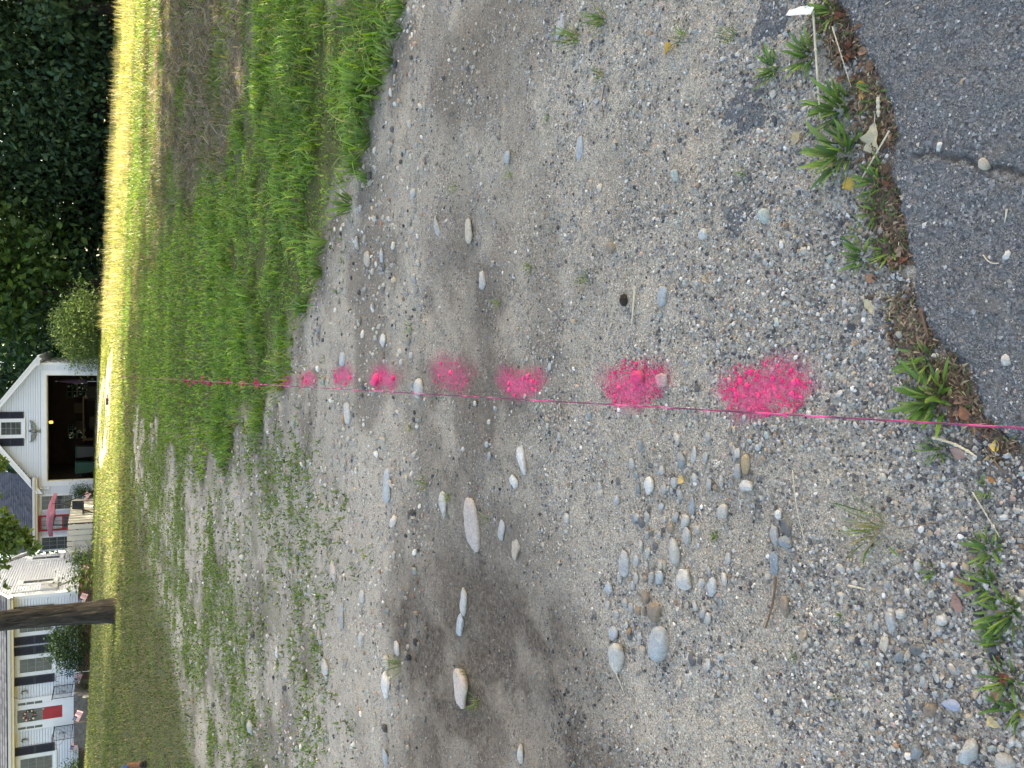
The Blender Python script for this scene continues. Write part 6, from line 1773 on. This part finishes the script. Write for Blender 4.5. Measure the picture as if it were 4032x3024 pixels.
def straw(label, p0_, p1_, r, mat='straw', h0=.012, h1=.008, bend=.0, joint=True, name='straw', cat='straw'):
    a = gp(*p0_); b = gp(*p1_)
    A = Vector((a[0], a[1], groundz(*a) + h0)); B = Vector((b[0], b[1], groundz(*b) + h1))
    t = tag(empty(name, A), label, cat)
    side = (B - A).cross(Vector((0, 0, 1)))
    pts = [(B - A) * (i / 8) + side * bend * math.sin(math.pi * i / 8) for i in range(9)]
    MB().tube(pts, [r * (1 - .35 * i / 8) for i in range(9)], 7).build('stem', M[mat], t, True)
    if joint:
        mb = MB()
        for q in (.22, .5, .77):
            c_ = (B - A) * q + side * bend * math.sin(math.pi * q); d_ = (B - A).normalized() * r * 1.2
            mb.tube([c_ - d_, c_, c_ + d_], [r * .95, r * 1.3, r * .9], 7)
            mb2 = mb
        # one ring of joints per stem, too small to pick apart
        o = mb.build('joints', M[mat], t, True); o['kind'] = 'stuff'
    return t
straw('long thick pale straw lying along the asphalt edge at the right', (3232, -60), (3252, 470), .0032, h0=.03, h1=.02)
straw('thin tan straw crossing the leaf litter at the right', (3300, 110), (3360, 345), .0016, h0=.02)
straw('tan grass stem lying across the large cream leaf', (3542, 522), (3398, 726), .0020, h0=.03, h1=.012)
straw('short thick straw standing at the asphalt edge', (3472, 385), (3468, 462), .0038, h0=.012)
straw('bent pale straw beside the pinkish brown leaf', (3700, 1722), (3862, 1800), .0030, h0=.02, bend=-.06)
straw('thin pale straw at lower left pointing to the weeds', (3859, 1935), (3953, 2120), .0015, h0=.02)
straw('slender twig on the lower left gravel', (3560, 2078), (3705, 2056), .0013, 'twig', joint=False, name='twig', cat='twig')
straw('pale wood splinter on the gravel right of the second dash', (2515, 1128), (2496, 1275), .0036, joint=False, name='wood_splinter', cat='splinter')
straw('thin straw lying across the pale oval stone', (2454, 2606), (2476, 2735), .0015, h0=.05, h1=.02)
straw('thin dry stem on the gravel by the small cluster', (3135, 1850), (3190, 2160), .0013, bend=.05)
straw('pale straw scrap on the lower left gravel', (3358, 2303), (3420, 2318), .0026, joint=False)
straw('curved red-brown twig on the right gravel', (2397, 335), (2390, 465), .0022, 'twig', joint=False, bend=.12, name='twig', cat='twig')
straw('dark twig beside the brown oval stone', (3065, 2270), (3025, 2470), .0035, 'twig', joint=False, bend=-.05, name='twig', cat='twig')
straw('brown root lying along the asphalt edge right of the string', (3640, 1215), (3665, 1330), .0035, 'twig', joint=False, name='twig', cat='twig')
straw('thin straw on the asphalt near the right picture edge', (3495, 20), (3510, 5), .0014, joint=False)
straw('short curved straw on the asphalt beside the white pebble', (3885, 1005), (3955, 1035), .0012, joint=False, bend=.2)
straw('pale stick on the asphalt near the right of the picture bottom', (3978, 825), (3965, 878), .0022, joint=False)
# white plastic strip by the long straw
x, y = gp(3186, 55)
rb = tag(empty('plastic_strip', (x, y, groundz(x, y) + .03), 1.2), 'translucent white plastic strip lying by the long straw', 'plastic strip')
V = []
for i in range(13):
    t = i / 12
    for k in (-1, 1): V.append(((t - .5) * .11, k * (.008 + .002 * math.sin(t * 4)), .008 * math.sin(t * 5) + k * .003 + .012 * (1 - t)))
link('strip', np_mesh('strip', V, [(i * 2, i * 2 + 1, i * 2 + 3, i * 2 + 2) for i in range(12)], True), plain('white_plastic', (.72, .74, .76), .35, .04, 20), rb)
# mussel shell
x, y = gp(3748, 2774); mx, my = scale_at(3748, 2774)
sh = tag(empty('mussel_shell', (x, y, groundz(x, y) + .004), .2), 'small shiny blue-white shell on the lower left gravel', 'shell')
v = ICO3_V.copy(); v[:, 0] *= .7 * (1 - .35 * v[:, 1]); v[:, 2] = np.abs(v[:, 2]) * .5
link('valve', np_mesh('valve', v * np.array([.016, .022, .016]), ICO3_F, True), plain('pearly_shell', (.55, .58, .68), .25, .15, 90, .6), sh)
# half walnut husk beside the splinter
x, y = gp(2465, 1182)
nh = tag(empty('nut_husk', (x, y, groundz(x, y) + .006), .2), 'dark half nut husk beside the pale wood splinter', 'nut husk')
r_ = np.random.default_rng(4)
v = ICO3_V * (1 + r_.normal(0, .05, (len(ICO3_V), 1)))
link('husk', np_mesh('husk', v * np.array([.020, .017, .012]), ICO3_F, True), plain('dark_husk', (.035, .026, .02), .9, .4, 120, bump=.6, bscale=150), nh)
# broken remnants of asphalt surfacing in the gravel
def slab(label, px, py, rv, ru, seed):
    x, y = gp(px, py); mx, my = scale_at(px, py)
    r_ = random.Random(seed)
    n = 64
    V = [(0, 0, .003)]
    for ring_, (k, hz) in enumerate(((.5, .0035), (.82, .002), (1.0, -.006))):
        for i in range(n):
            a = 6.28318 * i / n
            q = k * (1 + .22 * math.sin(a * 3 + seed) + .13 * math.sin(a * 5 + seed * 2) + .07 * math.sin(a * 11 + seed) + r_.uniform(-.04, .04))
            xx, yy = math.cos(a) * q * ru * mx, math.sin(a) * q * rv * my
            V.append((xx, yy, groundz(x + xx, y + yy) - groundz(x, y) + hz + r_.uniform(-.0015, .0015)))
    F3 = [(0, 1 + i, 1 + (i + 1) % n) for i in range(n)]
    F = []
    for k in range(2):
        for i in range(n):
            a, b2 = 1 + k * n + i, 1 + k * n + (i + 1) % n
            F3 += [(a, a + n, b2 + n), (a, b2 + n, b2)]
    o = link('asphalt_remnant', np_mesh('asphalt_remnant', V, F3, False), M['asphalt'], None, (x, y, groundz(x, y)))
    tag(o, label, 'asphalt', 'asphalt remnants in the gravel')
slab('dark broken remnant of asphalt in the right gravel', 2935, 420, 95, 115, 3)
slab('smaller dark asphalt remnant left of the larger one', 2900, 855, 55, 70, 5)
slab('thin dark asphalt remnant beside the white plastic strip', 3030, 70, 75, 110, 8)
# crumbled leaf bits and thatch along the asphalt lip
n = 9000
tt = rng.random(n) * (len(edge_w) - 1)
k0 = tt.astype(int); fr = tt - k0
EW = np.array(edge_w)
x = EW[k0, 0] * (1 - fr) + EW[k0 + 1, 0] * fr + rng.normal(0, .022, n) - .012
y = EW[k0, 1] * (1 - fr) + EW[k0 + 1, 1] * fr + rng.normal(0, .022, n) + .022
keep = (fbm(x, y, 9, 3, 301) > .46) & (sdf(ASPHALT_P, x, y) < .012)
x, y = x[keep], y[keep]; n = len(x)
v, f, c = blades(x, y, rng.uniform(.006, .022, n), rng.uniform(.002, .007, n), rng.uniform(1.1, 1.8, n), palette(n, [(.17, .11, .075), (.26, .17, .11), (.10, .07, .05), (.38, .30, .19), (.10, .14, .05)], [4, 3, 4, 2, 2]), zoff=.004)
tag(link('leaf_debris', np_mesh('leaf_debris', v, f, False, c), M['litter']), 'crumbled brown leaf debris along the asphalt edge', 'leaf litter', kind='stuff')

# ------------------------------------------------------------------ person at the left picture edge (only one boot and trouser cuff show)
def skinned(name, verts, edges, radii, mat, parent, levels=2, root=0):
    me = bpy.data.meshes.new(name)
    me.from_pydata(verts, edges, [])
    o = bpy.data.objects.new(name, me)
    COL.objects.link(o)
    o.parent = parent
    md = o.modifiers.new('skin', 'SKIN')
    for i, sv in enumerate(me.skin_vertices[0].data):
        r = radii[i]
        sv.radius = r if hasattr(r, '__len__') else (r, r)
        sv.use_root = (i == root)
    md.use_smooth_shade = True
    sd = o.modifiers.new('smooth', 'SUBSURF'); sd.levels = levels; sd.render_levels = levels
    me.materials.append(mat)
    return o
fx, fy = -6.82, 17.05
person = tag(empty('person', (fx - .36, fy + .12, groundz(fx, fy)), math.radians(20)), 'person in blue jeans and brown work boots, one foot forward, at the left picture edge', 'person')
M['skin'] = plain('skin', (.48, .30, .22), .6, .06, 20)
M['denim'] = plain('blue_denim', (.035, .075, .20), .85, .2, 40, bump=.3, bscale=200)
M['shirt'] = plain('grey_shirt', (.16, .17, .18), .85, .1, 12)
M['boot'] = plain('brown_leather', (.14, .065, .03), .6, .3, 25)
M['sole'] = plain('dark_rubber', (.02, .018, .016), .8, .2, 30)
LH, LK, LA = (-.02, 0, .88), (.03, -.15, .52), (.135, -.15, .12)
RH, RK, RA = (-.22, 0, .88), (-.26, .03, .50), (-.28, .24, .14)
bv = [(-.12, 0, .95), (-.12, 0, 1.15), (-.12, .02, 1.38), (-.12, .02, 1.52), (-.12, 0, 1.62), (-.12, -.01, 1.70), LH, LK, LA, RH, RK, RA]
be = [(0, 1), (1, 2), (2, 3), (3, 4), (4, 5), (0, 6), (6, 7), (7, 8), (0, 9), (9, 10), (10, 11)]
br_ = [(.15, .11), (.14, .10), (.165, .11), .055, (.075, .09), (.07, .08), .085, .06, .04, .085, .06, .04]
for s in (1, -1):
    b0 = len(bv)
    bv += [(-.12 + s * .19, .02, 1.42), (-.12 + s * .25, .08, 1.15), (-.12 + s * .25, -.06, .93), (-.12 + s * .25, -.10, .86)]
    br_ += [.055, .042, .03, (.04, .02)]
    be += [(2, b0), (b0, b0 + 1), (b0 + 1, b0 + 2), (b0 + 2, b0 + 3)]
    for k in range(5):
        b1 = len(bv); q = (k - 1.5) * .02
        if k == 4: bv += [(-.12 + s * .215, -.10, .87), (-.12 + s * .205, -.13, .83)]
        else: bv += [(-.12 + s * .25 - .0, -.10 + q * .8, .81), (-.12 + s * .235, -.10 + q * .9, .775 - (.01 if k in (1, 2) else 0))]
        br_ += [.009, .008]; be += [(b0 + 3, b1), (b1, b1 + 1)]
skinned('body', bv, be, br_, M['skin'], person)
skinned('jeans', [(-.12, 0, 1.0), (-.12, 0, .93), LH, LK, (.105, -.152, .33), (.12, -.15, .27), RH, RK, (-.275, .16, .30), (-.28, .18, .26)], [(0, 1), (1, 2), (2, 3), (3, 4), (4, 5), (1, 6), (6, 7), (7, 8), (8, 9)], [(.16, .12), (.165, .125), .10, .08, .078, .085, .10, .08, .078, .082], M['denim'], person)
skinned('shirt', [(-.12, 0, .96), (-.12, 0, 1.15), (-.12, .02, 1.38), (-.12, .02, 1.47), (.07, .02, 1.42), (.12, .06, 1.22), (-.31, .02, 1.42), (-.36, .06, 1.22)], [(0, 1), (1, 2), (2, 3), (2, 4), (4, 5), (2, 6), (6, 7)], [(.165, .125), (.155, .115), (.18, .125), .07, .07, .062, .07, .062], M['shirt'], person)
skinned('hair', [(-.12, .02, 1.68), (-.12, .02, 1.74)], [(0, 1)], [(.085, .095), (.07, .08)], plain('brown_hair', (.06, .04, .025), .7, .2, 30), person)
for (ax_, ay_, az_), lift in ((LA, 0.0), (RA, .02)):
    bt = empty('boot', (ax_, ay_, lift), 0, person); bt.scale = (1.22, 1.22, 1.15)
    skinned('upper', [(0, .01, .30), (0, .0, .16), (0, .035, .085), (0, -.08, .08), (0, -.17, .06)], [(0, 1), (1, 2), (1, 3), (3, 4)], [.068, .06, .048, .052, .045], M['boot'], bt)
    mb = MB()
    P = [(-.038, .085), (.038, .085), (.048, 0), (.046, -.10), (.05, -.17), (.035, -.215), (-.035, -.215), (-.05, -.17), (-.046, -.10), (-.048, 0)]
    n_ = len(P)
    mb.add([(a, b, -.002) for a, b in P] + [(a, b, .035) for a, b in P], [tuple(range(n_)), tuple(range(2 * n_ - 1, n_ - 1, -1))] + [(i, i + n_, (i + 1) % n_ + n_, (i + 1) % n_) for i in range(n_)])
    mb.build('sole', M['sole'], bt)
    skinned('toe_cap', [(0, -.12, .065), (0, -.185, .055)], [(0, 1)], [.058, .05], M['sole'], bt)
for nm, vv_ in (('eye', (-.092, -.088, 1.665)), ('eye', (-.148, -.088, 1.665))):
    MB().add([tuple(p) for p in ICO_V * .011 + np.array(vv_)], [tuple(f) for f in ICO_F]).build(nm, M['pale_glass'], person, True)
MB((.12, 0, 0)).hexa([(-.012, -.115, 1.615), (.012, -.115, 1.615), (.014, -.08, 1.615), (-.014, -.08, 1.615), (-.006, -.092, 1.66), (.006, -.092, 1.66), (.008, -.08, 1.66), (-.008, -.08, 1.66)]).build('nose', M['skin'], person)

# small dark and red thing lying on the sunlit lawn
x, y = gp(433, 1571)
tl = tag(empty('lawn_toy', (x, y, groundz(x, y) + .03), .3), 'small black, white and red object lying on the sunlit lawn before the garage', 'small object')
MB().box(-.20, .02, -.03, .03, 0, .09).build('dark_part', M['iron'], tl)
MB().box(.022, .16, -.025, .025, .01, .06).build('red_part', plain('faded_red', (.5, .12, .10), .6), tl)
MB().box(.161, .26, -.01, .01, .02, .04).build('white_part', M['trim'], tl)
